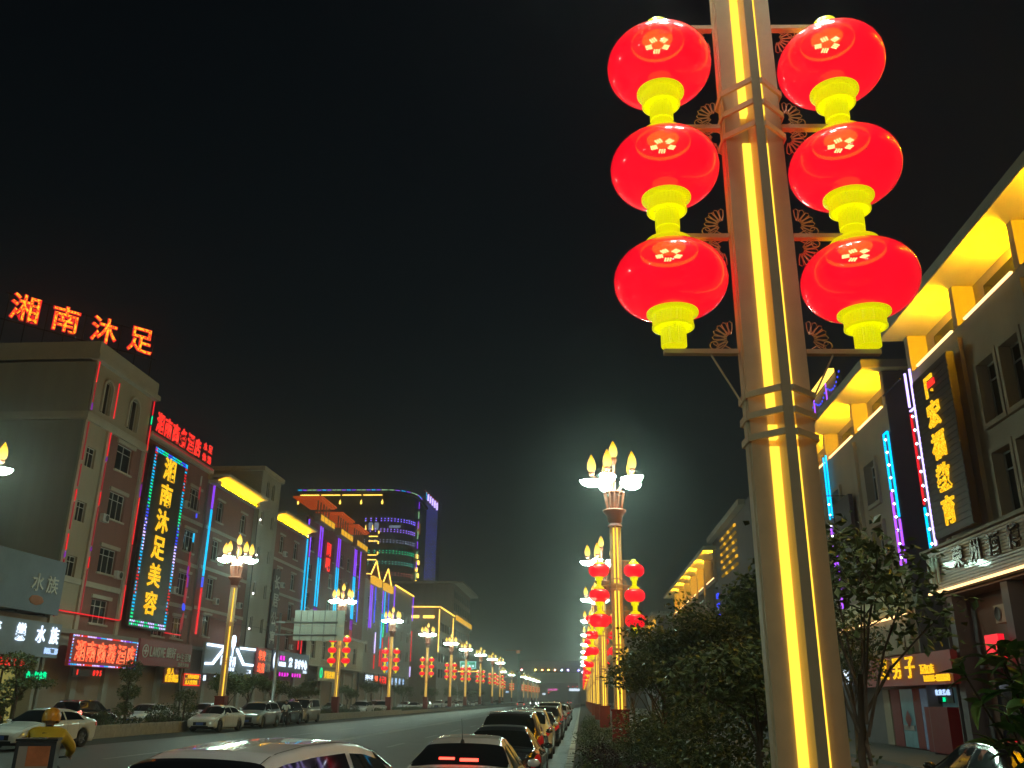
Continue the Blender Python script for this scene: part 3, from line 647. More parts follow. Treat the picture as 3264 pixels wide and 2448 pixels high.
# street-level signs
t = sign('blue-grey sign with a glowing white mountain-shaped tube outline', HX, 79.4, RL, 1.0, 13.6, 3.9, 6.55, M_sgrey, -1.0, .25)
def tube_path(t, pts, m, w=.22, y=-1.32, name='neon_tube'):
    for p, q in zip(pts, pts[1:]): MB().bar((p[0],y,p[1]),(q[0],y,q[1]),w).build(name, m, t)
M_neon = emi('white_blue_neon', (.70,.85,1), 2.6, True)
tube_path(t, [(1.2,6.35),(5.2,6.35)], M_neon); tube_path(t, [(1.2,4.7),(2.8,4.75),(5.4,6.35),(6.0,6.85),(7.3,6.85)], M_neon); tube_path(t, [(8.4,6.3),(10.6,4.95),(13.2,4.95)], M_neon); tube_path(t, [(9.4,6.45),(13.4,6.5)], M_neon)
MB().lathe([(0,-1.0),(.14,-.95),(.12,-.4),(.42,-.1),(.55,.4),(.42,.85),(.2,.95),(0,.8)],12,sy=.2).build('tooth_emblem', M_neon, t, (7.35,-1.35,6.6))
letters(t, '皓齿牙科', 4.7, 8.6, 5.1, .95, M_white, -1.3, bold=.05); letters(t, '口腔门诊部', 5.2, 8.4, 4.4, .35, M_white, -1.3); letters(t, '二楼', 11.8, 13.0, 4.3, .35, M_white, -1.3)
t = sign('narrow red sign with glowing orange-red characters in two columns', HX, 79.4, RL, 13.6, 16.1, 4.15, 6.75, M_sredlit, -1.4, .2)
letters(t, '华公', 13.8, 14.8, 6.6, (1.22,1.0), M_redlit, -1.65, vert=True, bold=.05); letters(t, '安寓', 14.9, 15.9, 6.6, (1.22,1.0), M_redlit, -1.65, vert=True, bold=.05)
t = sign('small unlit blue-grey sign between the red sign and the pet clinic sign', HX, 79.4, RL, 16.3, 18.6, 4.4, 6.7, M_sgrey, -1.2, .15); letters(t, '长公', 16.5, 17.4, 6.5, (1.1,.85), M_bluewd if 'M_bluewd' in globals() else M_dimlet, -1.4, vert=True); letters(t, '居寓', 17.5, 18.4, 6.5, (1.1,.85), M_dimlet, -1.4, vert=True)
t = sign('dark blue pet clinic sign with white glowing characters and paw badge', HX, 79.4, RL, 18.8, 32.4, 4.6, 6.8, M_sblue, -1.2, .25)
letters(t, '宠', 24.2, 25.9, 5.7, 1.1, M_white, -1.5, bold=.05); letters(t, '诊疗中心', 26.6, 31.6, 5.6, 1.1, M_white, -1.5, bold=.05); letters(t, '动物医院', 20.8, 23.4, 5.4, .5, M_white, -1.5); letters(t, '瑞派', 21.0, 23.0, 6.05, .5, M_magenta, -1.5); letters(t, '24h', 30.0, 31.6, 4.8, .35, M_white, -1.5)
MB().lathe([(0,0),(.75,0),(.75,.06),(0,.06)],16,sy=1.2).build('round_badge', M_white, t, (19.8,-1.45,5.7)).rotation_euler = (pi/2,0,0)
t = sign('magenta light strip under the pet clinic sign', HX, 79.4, RL, 22.4, 31.0, 4.2, 4.3, M_dark, -.9, .1); letters(t, '美容洗护 寄养零售', 22.4, 30.9, 4.35, .42, M_magenta, -1.05)
t = sign('thin white tube letters under the mountain sign', HX, 79.4, RL, 1.2, 7.2, 3.2, 3.3, M_dark, -.6, .08); letters(t, '牙科 种植', 1.0, 7.2, 3.5, .5, M_white, -.72)

mb = MB(); mb.tube([(0,-.3,9.1),(8,-.45,8.75),(16,-.6,8.9),(24,-.4,8.6),(31.5,-.3,9.0)], .025, 4).tube([(12.3,-.55,6.3),(12.2,-.55,21)], .05, 5); mb.build('cable_and_pipe', M_dark, B2)['kind'] = 'stuff'
# third block with orange pavilion roofs and blue-violet lines (y 111 .. 144)
B3 = thing('apartment_block', 'block with three small orange-lit pavilion roofs and long cyan and violet light lines', 'building', (HX, 111, 0), RL)
hb = [(x, x+1.7, z, z+1.9) for z in (20.0, 16.4, 12.8) for x in (1.6, 11.6, 17.0, 21.0, 27.0)]
hb2 = [(x, x+2.0, 6.6, 8.9) for x in (2.0, 7.2, 12.0, 18.2, 23.6)]
wall_mesh(0, 33, 10.2, 24.3, hb, .25).build('wall', M_brick, B3); wall_mesh(0, 30, 5.9, 9.9, hb2, .25, -1.2).build('podium_wall', M_cream, B3)
for q in hb: window(B3, *q)
for i, q in enumerate(hb2): window(B3, *q, y=-1.2)
MB().box(-.2, 30.4, -1.6, .0, 9.9, 10.2).build('podium_cornice', M_trim, B3); MB().box(0,30,-1.19,.1,5.7,5.89).build('podium_ledge', M_trim, B3)
body_box(B3, 0, 33, 12, 24.2, M_tanw); shopfronts(B3, 0, 30, 5.7, 5)
M_orng = pri('orange_lit_roof', (.5,.12,.04), .6, emit=(1,.12,.01), es=.28)  # orange light on the roofs is put into the material as glow
for x in (2.3, 12.8, 22.4):
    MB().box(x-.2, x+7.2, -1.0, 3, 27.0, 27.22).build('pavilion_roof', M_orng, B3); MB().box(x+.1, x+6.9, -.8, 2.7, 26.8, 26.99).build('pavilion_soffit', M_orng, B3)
    for k in range(5): MB().box(x+.6+k*1.35, x+.75+k*1.35, -.3, -.15, 24.95, 26.8).build('pavilion_post', M_tanw, B3)
    MB().box(x+.1, x+7.2, -.9, .1, 23.9, 24.95).build('balcony', M_tanw, B3)
    for k in range(4): MB().box(x+.25+k*1.75, x+1.65+k*1.75, -.96, -.91, 24.05, 24.8).build('lit_balcony_panel', M_amb, B3)
for x, dx in ((5.0,1.0),(14.3,1.0),(24.3,.9)):
    for k in range(2):
        strip(B3, x+k*dx, -.2, [(23.7,19.6,M_purple),(19.5,13.2,M_cyan),(13.0,11.6,PP),(11.5,10.3,PK)], .15)
strip(B3, -.4, -.2, [(23.6,22,M_purple),(21.9,12.0,M_cyan),(11.2,7.4,M_red1)], .15); strip(B3, .9, -.2, [(21.5,19,M_purple),(18.9,9.0,M_cyan),(8.6,6.4,M_red1)], .13); strip(B3, 28, -.2, [(24.2,18,M_purple),(17.8,13,M_blue)], .13)
t = sign('red framed vertical internet cafe sign with two glowing red characters', HX, 111, RL, 5.9, 10.2, 17.9, 22.1, M_sred, -.5, .2); letters(t, '网吧', 6.3, 9.8, 22.0, (2.0,1.75), M_redled, -.75, vert=True)
t = sign('pale bank sign with orange characters and green round logo', HX, 111, RL, 4.8, 15.2, 3.9, 5.6, M_cream, -1.4, .2); letters(t, '兴福农商银行', 7.4, 14.6, 4.75, .95, M_gold, -1.65)
MB().lathe([(.35,0),(.55,0),(.55,.06),(.35,.06),(.35,0)],16,sy=1.2).build('logo', M_green, t, (5.9,-1.62,4.9)).rotation_euler = (pi/2,0,0)
# fourth block with two gable outlines
B4 = thing('apartment_block', 'block with two yellow neon gable outlines and violet light lines', 'building', (HX, 144.2, 0), RL)
hb = [(x, x+1.7, z, z+1.9) for z in (16.0, 12.4, 8.8) for x in (2.6, 8.0, 12.6, 17.0, 26.0, 32.0, 38.0)]
wall_mesh(0, 42, 5.9, 20.5, hb, .25).build('wall', M_greyw, B4)
for q in hb: window(B4, *q, sill=False)
wall_mesh(22.5, 42, 20.5, 21.9, [], .25).build('parapet_wall', M_greyw, B4)
body_box(B4, 0, 42, 12, 20.4, M_tanw); shopfronts(B4, 0, 42, 5.9, 7)
for x in (2.0, 11.8):
    mb = MB(); mb.add([(x,-.3,21.3),(x+7,-.3,21.3),(x+3.5,-.3,24.0)],[(0,1,2)]); mb.box(x,x+7,-.3,4,20.4,21.3); mb.build('gable', M_brick, B4)
    for p, q in (((x,-.4,21.3),(x+3.5,-.4,24.0)),((x+3.5,-.4,24.0),(x+7,-.4,21.3))): MB().bar(p,q,.16).build('neon_line', M_ledfar, B4)
    for k in range(2): MB().box(x+.1+k*3.5, x+3.2+k*3.5, -.9,-.35,19.9,21.1).build('lit_balcony', M_amb, B4)
strip(B4, 3.2, -.2, [(19.7,12.8,M_purple)], .16); strip(B4, 4.4, -.2, [(19.7,12.8,M_purple)], .16); strip(B4, 6.8, -.2, [(19.7,13.8,M_blue)], .16)
strip(B4, 12.8, -.2, [(19.8,16,M_purple),(15.8,10,M_cyan),(9.8,7,M_red1)], .16); strip(B4, 14.4, -.2, [(19.8,15,M_cyan),(14.8,12,M_green),(11.8,7,M_red1)], .16); strip(B4, 17.6, -.2, [(20.8,13,M_blue)], .16)
strip(B4, 22.6, -.2, [(21.8,11,M_purple)], .18); strip(B4, 41.8, -.2, [(21.8,17,M_purple),(15,9,M_red1),(8,6,M_violet)], .18); MB().box(22.6,41.9,-.45,-.25,21.9,22.1).build('neon_line', M_ledfar, B4)
strip(B4, 8.6, -.2, [(12.4,9,M_violet),(8.8,6.5,M_red1)], .16); strip(B4, 19.5, -.2, [(12.4,9,M_red1),(8.8,6.2,M_cyan)], .16)
for x0, x1, tx, m in ((-.5,5.4,'手机大卖场',M_white),(6,9,'发廊',M_redlit),(9.6,16,'小天地',M_redled),(18.6,33,'便利超市',M_bluew)):
    t = sign('far left shop sign reading %s' % ('in small white glow' if m is M_white else 'in a small orange-red box' if m is M_redlit else 'in small red characters' if m is M_redled else 'in small pale blue characters'), HX, 144.2, RL, x0, x1, 3.9, 5.7, M_dark, -.9, .15); letters(t, tx, x0+.2, x1-.2, 4.8, 1.2, m, -1.1, bold=.05)
# fifth: corner building outlined in warm yellow
B5 = thing('corner_building', 'dark corner building with its roof edge and corner traced in warm yellow light', 'building', (-35, 190, 0), RL)
MB().box(20, 44, -2, 20, 0, 22).build('wall', M_tanw, B5)
MB().box(19.6, 44.2, -2.3, 20, 22, 22.5).build('roof_slab', M_trim, B5)
for k in range(5):
    for z in (6.5,10,13.5,17): MB().box(22+k*4.3, 24.4+k*4.3, -2.06, -2.01, z, z+1.9).build('window', M_glass, B5)
hstrip(B5, 19.8, 44, -2.35, 22.1, M_ledfar, .22); MB().box(19.3, 19.5, -2.2, 14, 22.0, 22.22).build('neon_line', M_ledfar, B5)
for k in range(4): MB().box(19.7, 19.9, -1.0+k*3.6, 1.6+k*3.6, 19.6, 20.2).build('lit_soffit', M_ledfar, B5)
strip(B5, 20.1, -2.05, [(21.6,12,M_ledfar)], .2); strip(B5, 43.8, -2.05, [(21.6,7,M_ledfar)], .2)
B6 = thing('office_building', 'dark office building with yellow lit balcony rails past the corner building', 'building', (-35, 238, 0), RL)
MB().box(0, 36, -1.5, 20, 0, 31).build('wall', M_tanw, B6)
MB().box(-1, 37, -4, 20, 31, 31.5).build('roof_slab', M_trim, B6)
for k in range(9):
    for z in (8,12.6,17.2,24,27.5): MB().box(1+k*3.9, 3.2+k*3.9, -1.56, -1.51, z, z+2.2).build('window', M_glass, B6)
for z, e in ((21.6,M_amb),(15.6,M_ambdim),(9.0,M_ambdim)): 
    MB().box(0,36,-2.3,-1.55,z-.3,z-.1).build('balcony_slab', M_trim, B6)
    for k in range(9): MB().box(.2+k*4, 3.6+k*4, -2.25, -2.15, z, z+1.3).build('lit_rail_panel', e, B6)
# ------------------------------------------------------------------ buildings, right side (local x runs back towards the camera, y away from the street)
M_soffr = pri('bright_soffit', (.78,.66,.38), .7, 0, .05, 2)
def loggia(parent, x0, x1, cols, zs=16.75, sill=15.15, wash=None):
    MB().box(x0-.3, x1+.3, -1.0, 2.2, zs+.02, zs+.38).build('eave_slab', M_trim, parent)
    MB().box(x0-.28, x1+.28, -.97, 2.1, zs-.03, zs+.018).build('soffit', M_soffr, parent)
    MB().box(x0, x1, .78, .95, sill, zs-.04).build('loggia_wall', M_rwall, parent)
    MB().box(x0, x1, .05, .77, sill-.5, sill-.05).build('sill_slab', M_rwall, parent)
    for i, c in enumerate(cols):
        MB().box(c-.34, c, .0, .775, sill-.04, zs-.04).build('column', M_rwall, parent)
    for a, b in zip(cols, cols[1:]):
        w0, w1 = a+.35, b-.5
        MB().box(w0+.5, w1-.15, .74, .775, sill+.12, zs-.45).build('loggia_window', M_glass, parent)
        MB().box(w0+.15, w1-.15, .0, .09, sill-.03, sill+.05).build('sill_light', M_warmtube, parent)
        MB().box(b-.52, b-.42, .12, .62, zs-.95, zs-.35).build('wash_light', wash or M_washr, parent)
        MB().box(b-.412, b-.345, .10, .64, zs-1.0, zs-.3).build('lamp_housing', M_flood_dark, parent)
M_warmtube = emi('warm_tube', (1,.62,.25), 2.6, True); M_washr = emi('amber_wash_light_right', (1,.54,.0), 520, True)
def framed_win(parent, a, b, c, d, y=.0):
    MB().box(a-.18, b+.18, y-.14, y-.002, d, d+.18).box(a-.18, b+.18, y-.14, y-.002, c-.18, c).box(a-.18, a, y-.14, y-.002, c, d).box(b, b+.18, y-.14, y-.002, c, d).build('window_surround', M_rwall, parent)
    window(parent, a, b, c, d, y=y, depth=.3, sill=False, nx=2)
RX = 14
R1 = thing('training_school_building', 'right-hand building with a blazing amber colonnade eave above a dark vertical school sign', 'building', (RX, 35.9, 0), RR)
cols = [.34, 5.1, 9.95, 14.8, 19.6, 24.4, 29.2]
loggia(R1, 0, 29.2, cols)
wn_ = []
for k in range(4):
    x = 6.2 + k*4.85
    for z in (7.85, 11.0): wn_ += [(x, x+1.3, z, z+2.1), (x+1.75, x+3.05, z, z+2.1)]
wn_ += [(.7, 1.5, 7.8, 9.9), (.7,1.5,11.0,13.1)]
wall_mesh(0, 29.2, 6, 14.64, wn_, .3).build('wall', M_rwall, R1)
for q in wn_: framed_win(R1, *q)
for c in (5.15, 10.0, 14.8, 19.6): MB().box(c-.45, c+.1, -.16, -.003, 7.55, 14.6).build('pilaster', M_rwall, R1)
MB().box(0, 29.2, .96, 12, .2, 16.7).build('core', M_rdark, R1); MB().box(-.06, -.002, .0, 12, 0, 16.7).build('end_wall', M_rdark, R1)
MB().box(3.9,4.0,-.9,-.02,12.9,12.96).box(.2,2.3,-1.3,-1.25,14.05,14.1).build('sign_stay', M_dark, R1)
# slatted fascia over the ground floor
t = thing('slatted_fascia', 'brown slatted fascia with dark letters above a warm light line, lower right', 'sign', (RX, 35.9, 0), RR)
MB().box(.2, 20, -.45, -.17, 6.02, 7.5).build('backing', M_rdark, t)
M_slat = pri('brown_slat', (.33,.22,.13), .35, 0, .3, 6); M_slat.node_tree.nodes['Principled BSDF'].inputs['Coat Weight'].default_value = .3
sl = MB().box(.2, 20, -.50, -.452, -.04, .04).mesh('slat')
for k in range(14): place('slat', sl, M_slat, t, (0, 0, 6.08+k*.105))
MB().box(-.1, 20.3, -.6, -.0, 7.52, 7.62).build('cap', M_rwall, t)
M_figs = pri('pale_relief', (.55,.6,.5), .4, .3); M_metlet = pri('brushed_metal_letter', (.10,.07,.06), .25, .6)
letters(t, '荣州酒博文化教育', 2.6, 14, 6.95, .75, M_metlet, -.56, bold=.05)
mb = MB()
for k, (x, h_) in enumerate(((.7,1.0),(1.0,1.05),(1.35,1.1))):
    mb.lathe([(0,0),(.09,.05),(.10,.5),(.16,.55),(.13,.8),(.06,.86),(.09,.92),(.07,1.02),(0,1.05)],8,(x,-.56,6.25), sy=.4)
mb.build('figure_relief', M_figs, t)['kind'] = 'stuff'
MB().box(.25, 20.1, -.62, -.52, 5.93, 6.0).build('light_tube', M_warmtube, t)
# vertical school sign
t = sign('dark vertical sign with four yellow characters and a red and yellow emblem on the right', RX, 35.9, RR, 2.1, 5.5, 7.75, 13.95, M_plum, -.5, .25)
pl = MB()
for k in range(28): pl.box(2.12, 5.48, -.775, -.751, 7.80+k*.218, 7.985+k*.218)
pl.build('board_planks', M_plum, t)['kind'] = 'stuff'
letters(t, '宏福教育', 2.95, 4.65, 12.75, (1.2,1.02), M_gold, -.82, vert=True, bold=.05)
MB().box(3.35,3.52,-.83,-.78,12.85,13.65).box(3.6,4.1,-.83,-.78,13.5,13.65).box(3.85,4.0,-.83,-.78,12.95,13.08).build('emblem_bars', M_gold, t); MB().box(3.6,4.25,-.83,-.78,13.2,13.42).build('emblem_flag', M_redled, t)
def led_column(label, x, segs, z0, z1, y=-.05, w=.55):
    t = thing('led_column', label, 'light column', (RX, 35.9, 0), RR)
    MB().box(x-w/2, x+w/2, y-.12, y, z0, z1).build('backing', M_rdark, t)
    for sx, ss in zip((-1, 1), segs):
        for a, b, m in ss: MB().box(x+sx*w/2-.035, x+sx*w/2+.035, y-.2, y-.12, a, b).build('led_tube', m, t)
    MB().box(x-w/2, x+w/2, y-.2, y-.12, z1, z1+.06).build('led_tube', segs[0][0][2], t)
    pt = MB().lathe([(0,-.06),(.06,0),(0,.06)],8).mesh('point_light'); k = int((z1-z0)/.58)
    for i in range(k): place('point_light', pt, M_ptb, t, (x, y-.2, z0+.3+i*.58))
    return t
M_ptb = emi('cool_point_light', (.75,.8,1), 9, True); M_cyanL = emi('cyan_tube', (.0,.50,1), 2.0, True); M_violetL = emi('violet_white_tube', (.55,.42,1), 2.6, True); M_purpL = emi('purple_tube', (.38,.08,1), 2.0, True)
led_column('violet-white double light column at the near corner of the right building', .35, ([(13.6,15.1,M_violetL),(9.5,13.3,M_red1),(7.7,9.4,M_cyanL)], [(7.6,15.1,M_violetL)]), 7.6, 13.4)
R2 = thing('colonnade_building', 'second right-hand building with an amber-lit colonnade eave behind the nearest lantern post', 'building', (RX, 54.4, 0), RR)
loggia(R2, .4, 15.4, [.6, 5.1, 10.5, 15.3], 16.5, 14.9)
w2 = [(a, a+1.5, z, z+h_) for a in (.9, 5.6, 11.6) for z, h_ in ((7.9,1.9),(10.9,1.9))]
wall_mesh(0, 15.4, 3.9, 14.4, w2, .3).build('wall', M_rwall, R2)
for q in w2: framed_win(R2, *q)
for c in (5.1, 10.5): MB().box(c-.5, c, -.16, -.003, 6.9, 14.4).build('pilaster', M_rwall, R2)
MB().box(0, 15.4, 1.0, 12, 0, 16.4).build('core', M_rdark, R2); MB().box(15.402, 15.45, .0, 12, 0, 16.4).build('end_wall', M_rdark, R2)
M_beige = pri('beige_panel', (.62,.55,.34), .7, 0, .1, 1)
for k in range(5): MB().box(.4+k*3.0, 3.3+k*3.0, -.3, -.003, 5.72, 6.65).build('beige_panel', M_beige, R2); MB().box(.4+k*3.0, 3.3+k*3.0, -.3, -.003, 4.0, 5.45).build('beige_panel', M_rwall, R2)
MB().box(.2, 15.3, -.42, -.31, 5.5, 5.58).build('light_tube', M_warmtube, R2)
t = thing('wall_sign', 'small dark unlit vertical sign on the second right-hand building', 'sign', (RX, 54.4, 0), RR); MB().box(7.2, 9.9, -.5, -.3, 7.8, 11.9).build('board', M_plum, t); MB().bar((8.5,-1.2,12.1),(8.5,-.1,12.1),.04).build('bracket', M_dark, t)
lc = led_column('cyan to purple double light column on the second right-hand building', -3.1, ([(10.9,13.4,M_cyanL),(7.6,10.8,M_purpL)], [(9.6,13.4,M_cyanL),(7.6,9.5,M_purpL)]), 7.6, 13.4); 
lc2 = led_column('thin cyan and purple light column half hidden by the leafy tree', -13.0, ([(11.5,15.0,M_cyanL),(5.5,11.0,M_purpL)], [(11.5,15.0,M_cyanL),(5.5,11.0,M_purpL)]), 5.6, 12.6, w=.5)
# roof rail with garlands
t = thing('roof_garland', 'yellow roof edge light with blue garlands and purple drops above the second colonnade', 'light garland', (RX, 58, 0), RR)
MB().box(0, 12, -.3, 0, 19.0, 19.2).build('lit_rail', M_ledfar, t)
MB().box(0, 12, .05, .3, 17, 19.0).build('parapet', M_rdark, t)
for k in range(5):
    x = .5+k*2.6; g = MB()
    for i in range(9): u = i/8; g.box(x+u*2.6-.05, x+u*2.6+.05, -.25, -.2, 18.45-.5*sin(pi*u)-.05, 18.45-.5*sin(pi*u)+.05)
    g.build('garland', M_blue, t)['kind'] = 'stuff'; MB().box(x-.04, x+.04, -.25,-.2,17.6,18.7).build('drop_tube', M_purpL, t)
# ground floor of the right side: shops under the school
G1 = thing('shop', 'dark recessed shop front beneath the warm light line at the lower right', 'shop', (RX, 35.9, 0), RR)
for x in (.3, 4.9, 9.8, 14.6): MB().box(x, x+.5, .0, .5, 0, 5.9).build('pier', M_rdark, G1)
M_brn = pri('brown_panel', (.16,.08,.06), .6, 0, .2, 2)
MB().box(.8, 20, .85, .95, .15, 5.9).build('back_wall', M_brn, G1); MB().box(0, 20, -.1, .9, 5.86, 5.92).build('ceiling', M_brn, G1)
MB().box(1.9,3.4,.6,.8,.2,3.2).build('door', M_glass, G1)
t = thing('air_conditioner', 'white outdoor air conditioner unit high on the right shop wall', 'air conditioner', (RX, 35.9, 0), RR); MB().box(3.35,4.15,.35,.7,4.65,5.25).build('casing', M_rwall, t); MB().lathe([(0,0),(.2,0),(.24,.03)],14).build('fan_grille', M_dark, t, (3.65,.34,4.95)).rotation_euler=(pi/2,0,0)
t = thing('red_light_box', 'small glowing red light box seen between the foreground leaves', 'sign', (RX, 35.9, 0), RR); MB().box(4.0,5.0,-.4,-.2,3.3,4.2).build('board', pri('red_box',(.5,.02,.02),.5,emit=(1,.01,.03),es=1.0), t)
G2 = thing('shop', 'shop with teal glass and dark red doors under the red restaurant sign', 'shop', (RX, 46.6, 0), RR)
M_teal = pri('teal_glass', (.10,.20,.22), .15, 0, .25, 1.5, emit=(.20,.40,.42), es=.07); M_dred = pri('dark_red_cloth', (.10,.006,.01), .6, 0, .2, 3, emit=(.4,.01,.02), es=.03)  # faint shop light is put into glass, cloth and poster as emission
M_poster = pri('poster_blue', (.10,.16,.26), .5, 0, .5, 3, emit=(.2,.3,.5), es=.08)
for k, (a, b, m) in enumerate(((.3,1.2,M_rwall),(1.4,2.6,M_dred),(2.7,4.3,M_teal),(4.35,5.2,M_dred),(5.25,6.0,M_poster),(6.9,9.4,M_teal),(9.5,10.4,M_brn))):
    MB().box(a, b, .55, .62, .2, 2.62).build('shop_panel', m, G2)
MB().box(0,10.6,.7,.9,0,3.9).build('back_wall', M_brn, G2)
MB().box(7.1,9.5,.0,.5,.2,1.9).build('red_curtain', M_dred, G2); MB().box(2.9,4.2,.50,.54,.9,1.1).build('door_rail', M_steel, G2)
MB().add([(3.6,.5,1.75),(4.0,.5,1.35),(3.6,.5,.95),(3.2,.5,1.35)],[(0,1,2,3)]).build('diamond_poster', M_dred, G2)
t = sign('dark red restaurant sign with broken amber characters behind the tree, lower right', RX, 46.6, RR, .2, 11.6, 2.72, 3.92, pri('maroon_board',(.20,.03,.03),.5,0,.15,2,emit=(.6,.05,.04),es=.05), -.15, .25)
letters(t, '又男子', 3.3, 8.2, 3.42, .85, M_gold, -.46, bold=.03); letters(t, '瓦缸店', 8.5, 10.0, 3.3, .36, M_gold, -.46); letters(t, '订餐电话', 8.8, 9.9, 2.95, .24, M_gold, -.46); letters(t, ':8060843', 9.95, 11.4, 2.95, .26, M_gold, -.46)
t = sign('white lit sign fragment showing through the tree beside the red restaurant sign', RX, 54.4, RR, 1.0, 6.6, 2.8, 3.8, M_dark, -.15, .2); letters(t, '名烟名酒', 1.2, 6.4, 3.3, .8, M_white, -.45)
t = sign('tiny blue and green neon scribble inside the teal shop window', RX, 46.6, RR, 7.4, 9.2, 2.05, 2.6, M_dark, .45, .05); letters(t, '欢迎光临', 7.5, 9.1, 2.45, .22, M_bluew, .36); letters(t, '开', 8.2, 8.6, 2.18, .16, M_green, .36)
# further right
R4 = thing('lattice_building', 'dark building with a yellow lattice screen behind the tree tops', 'building', (RX, 96, 0), RR)
MB().box(0, 40, .3, 12, 0, 18.3).build('wall', M_rdark, R4); MB().box(0, 20, -.3, .3, 18.0, 18.5).build('roof_slab', M_trim, R4)
for k in range(8):
    for z in (13.6,14.3,15.0,15.7,16.4,17.1): MB().box(6+k*1.2, 6.7+k*1.2, .1, .25, z, z+.22).build('lattice_light', M_ambdim if (k+int(z))%3 else M_amb, R4)
for k in range(3):
    for z in (9,10,11,12): MB().box(1.5+k*.5, 1.7+k*.5, .1,.25,z,z+.5).build('blue_light', M_blue, R4)
R3 = thing('colonnade_building', 'far right colonnade building with amber columns beyond the lattice', 'building', (RX, 141, 0), RR)
loggia(R3, 0, 47, [6+6.8*i for i in range(7)], 17.0, 14.2, emi('amber_wash_light_far', (1,.52,.015), 900, True)); MB().box(0,47,.8,12,0,14.1).build('wall', M_rdark, R3)
for i in range(6): MB().box(6+6.8*i-.5, 6+6.8*i, -.2, .78, 6, 14.2).build('pier', M_rwall, R3)
R5 = thing('far_pavilion', 'small amber-lit roof far off just left of the trees', 'building', (RX, 200, 0), RR)
MB().box(0,35,0,12,0,16).build('wall', M_rdark, R5); MB().box(-.5,35.5,-1,2,16.8,17.2).build('roof_slab', M_trim, R5); MB().box(0,30,-.05,.0,15,16.6).build('lit_band', M_amb, R5)
R6 = thing('far_pavilion', 'farthest little amber-lit roof at the end of the right side', 'building', (RX, 330, 0), RR); MB().box(0,60,0,12,0,16).build('wall', M_rdark, R6); MB().box(0,60,-.1,.0,14.5,16.6).build('lit_band', M_amb, R6)

M_ledT = emi('tower_amber_line', (1,.60,.08), 3.4)
# ------------------------------------------------------------------ far towers
T1 = thing('led_tower', 'tall dark tower far off with a curved corner outlined in coloured lights', 'tower', (-99, 300, 0), 0)
W = 44.0; TB = 71.0
out = [(0, 30), (0, 0), (33, 0)] + [(33+11*sin(pi/2*k/10), 11-11*cos(pi/2*k/10)) for k in range(1, 11)] + [(44, 30)]
mb = MB(); n = len(out); mb.add([(x,y,0) for x, y in out]+[(x,y,TB-1.2) for x, y in out], [(i,(i+1)%n,n+(i+1)%n,n+i) for i in range(n)]+[tuple(range(n,2*n))]); mb.build('body', pri('tower_glass',(.03,.03,.04),.25,0,.2,.2), T1)
mb = MB(); o2 = [(x + (.6 if x > 1 else -.6), y - (.6 if y < 20 else 0)) for x, y in out]; mb.add([(x,y,TB-1.19) for x, y in o2]+[(x,y,TB-.3) for x, y in o2], [(i,(i+1)%n,n+(i+1)%n,n+i) for i in range(n)]+[tuple(range(n,2*n)), tuple(reversed(range(n)))]); mb.build('parapet', M_rdark, T1)
segsm = [M_cyan, M_purple, emi('pale_green_led',(.35,.75,.35),.9), emi('pale_green_led',(.35,.75,.35),.9), M_purple]
path = [(0,-.7)]; k = 0
pts = [(x, -.75) for x in [i*1.9 for i in range(18)]] + [(33+11.7*sin(a), 11-11.7*cos(a)) for a in [pi/2*i/8 for i in range(1, 9)]] + [(44.7, 13), (44.7, 16)]
for i, (p, q) in enumerate(zip(pts, pts[1:])):
    a = Vector((*p, TB-.2)); b = Vector((*q, TB-.2)); MB().bar(a, a.lerp(b, .72), .32).build('edge_light', segsm[i % 5], T1)
for k in range(4): MB().box(1+8.1*k, 8.2+8.1*k, -.5, -.2, TB-2.1, TB-1.8).build('soffit_light', M_ledT, T1)
for k in range(5): MB().lathe([(0,-.9),(.4,-.6),(.3,0),(.05,.9)],6).build('wall_lamp', M_ledT, T1, (.3+8.1*k, -.4, TB-4.4))
for k in range(5): MB().lathe([(0,-.7),(.3,-.5),(.2,0),(.05,1.2)],6).build('wall_lamp', M_ledT, T1, (19.2+2.6*k, -.3, 57.3))
for r in range(4):
    z = 54.5 - r*3.2*2.0
    for xo, zo in ((28.4, 0), (24.2, -3.3)):
        for d_ in (0, -1.6): MB().box(xo, xo+3.3, -.35, -.05, z+zo+d_-.13, z+zo+d_+.13).build('line_light', M_ledT, T1)
for x in (23.8, 31.9):
    for r in range(6): MB().box(x, x+.35, -.4, -.05, 55.5-r*3.6-(0 if x > 30 else 0), 56.4-r*3.6).build('line_light', M_ledT, T1)
rc = [M_blue, M_purple, M_bluew, M_green, M_cyan, M_red1, M_redlit]
dimc = [emi('tower_dot_%d' % i, c, s*2.2) for i, (c, s) in enumerate((((.2,.12,1),1.2),((.3,.15,.9),1.0),((.3,.35,.6),.4),((.0,.6,.25),.7),((.05,.55,.4),.45),((.7,.15,.12),.3),((.6,.25,.2),.25)))]
for r in range(7):
    z = 60.0 - r*3.7; mb = MB()
    for i in range(22):
        a = pi/2*i/14 - .35; 
        if a < 0: px, py = 33 + a*11*1.6, -.1
        else: px, py = 33+11.1*sin(min(a, pi/2)), 11-11.1*cos(min(a, pi/2))
        if a > pi/2*.92: continue
        for dz in (0, .75): mb.box(px-.14, px+.14, py-.3, py, z+dz-.16, z+dz+.16)
    mb.build('led_row', dimc[r], T1)['kind'] = 'stuff'
for i in range(5):
    for sx in (0, 1): MB().box(44.1, 44.4, 12.5+sx*3, 14.6+sx*3, 49-i*4.6-sx*1.8, 50.4-i*4.6-sx*1.8).build('window_light', M_ledT, T1)
MB().box(44.1,44.3,12,17,58,62).build('lit_crown', M_ambdim, T1)
T1.scale = (.93, 1, 1)
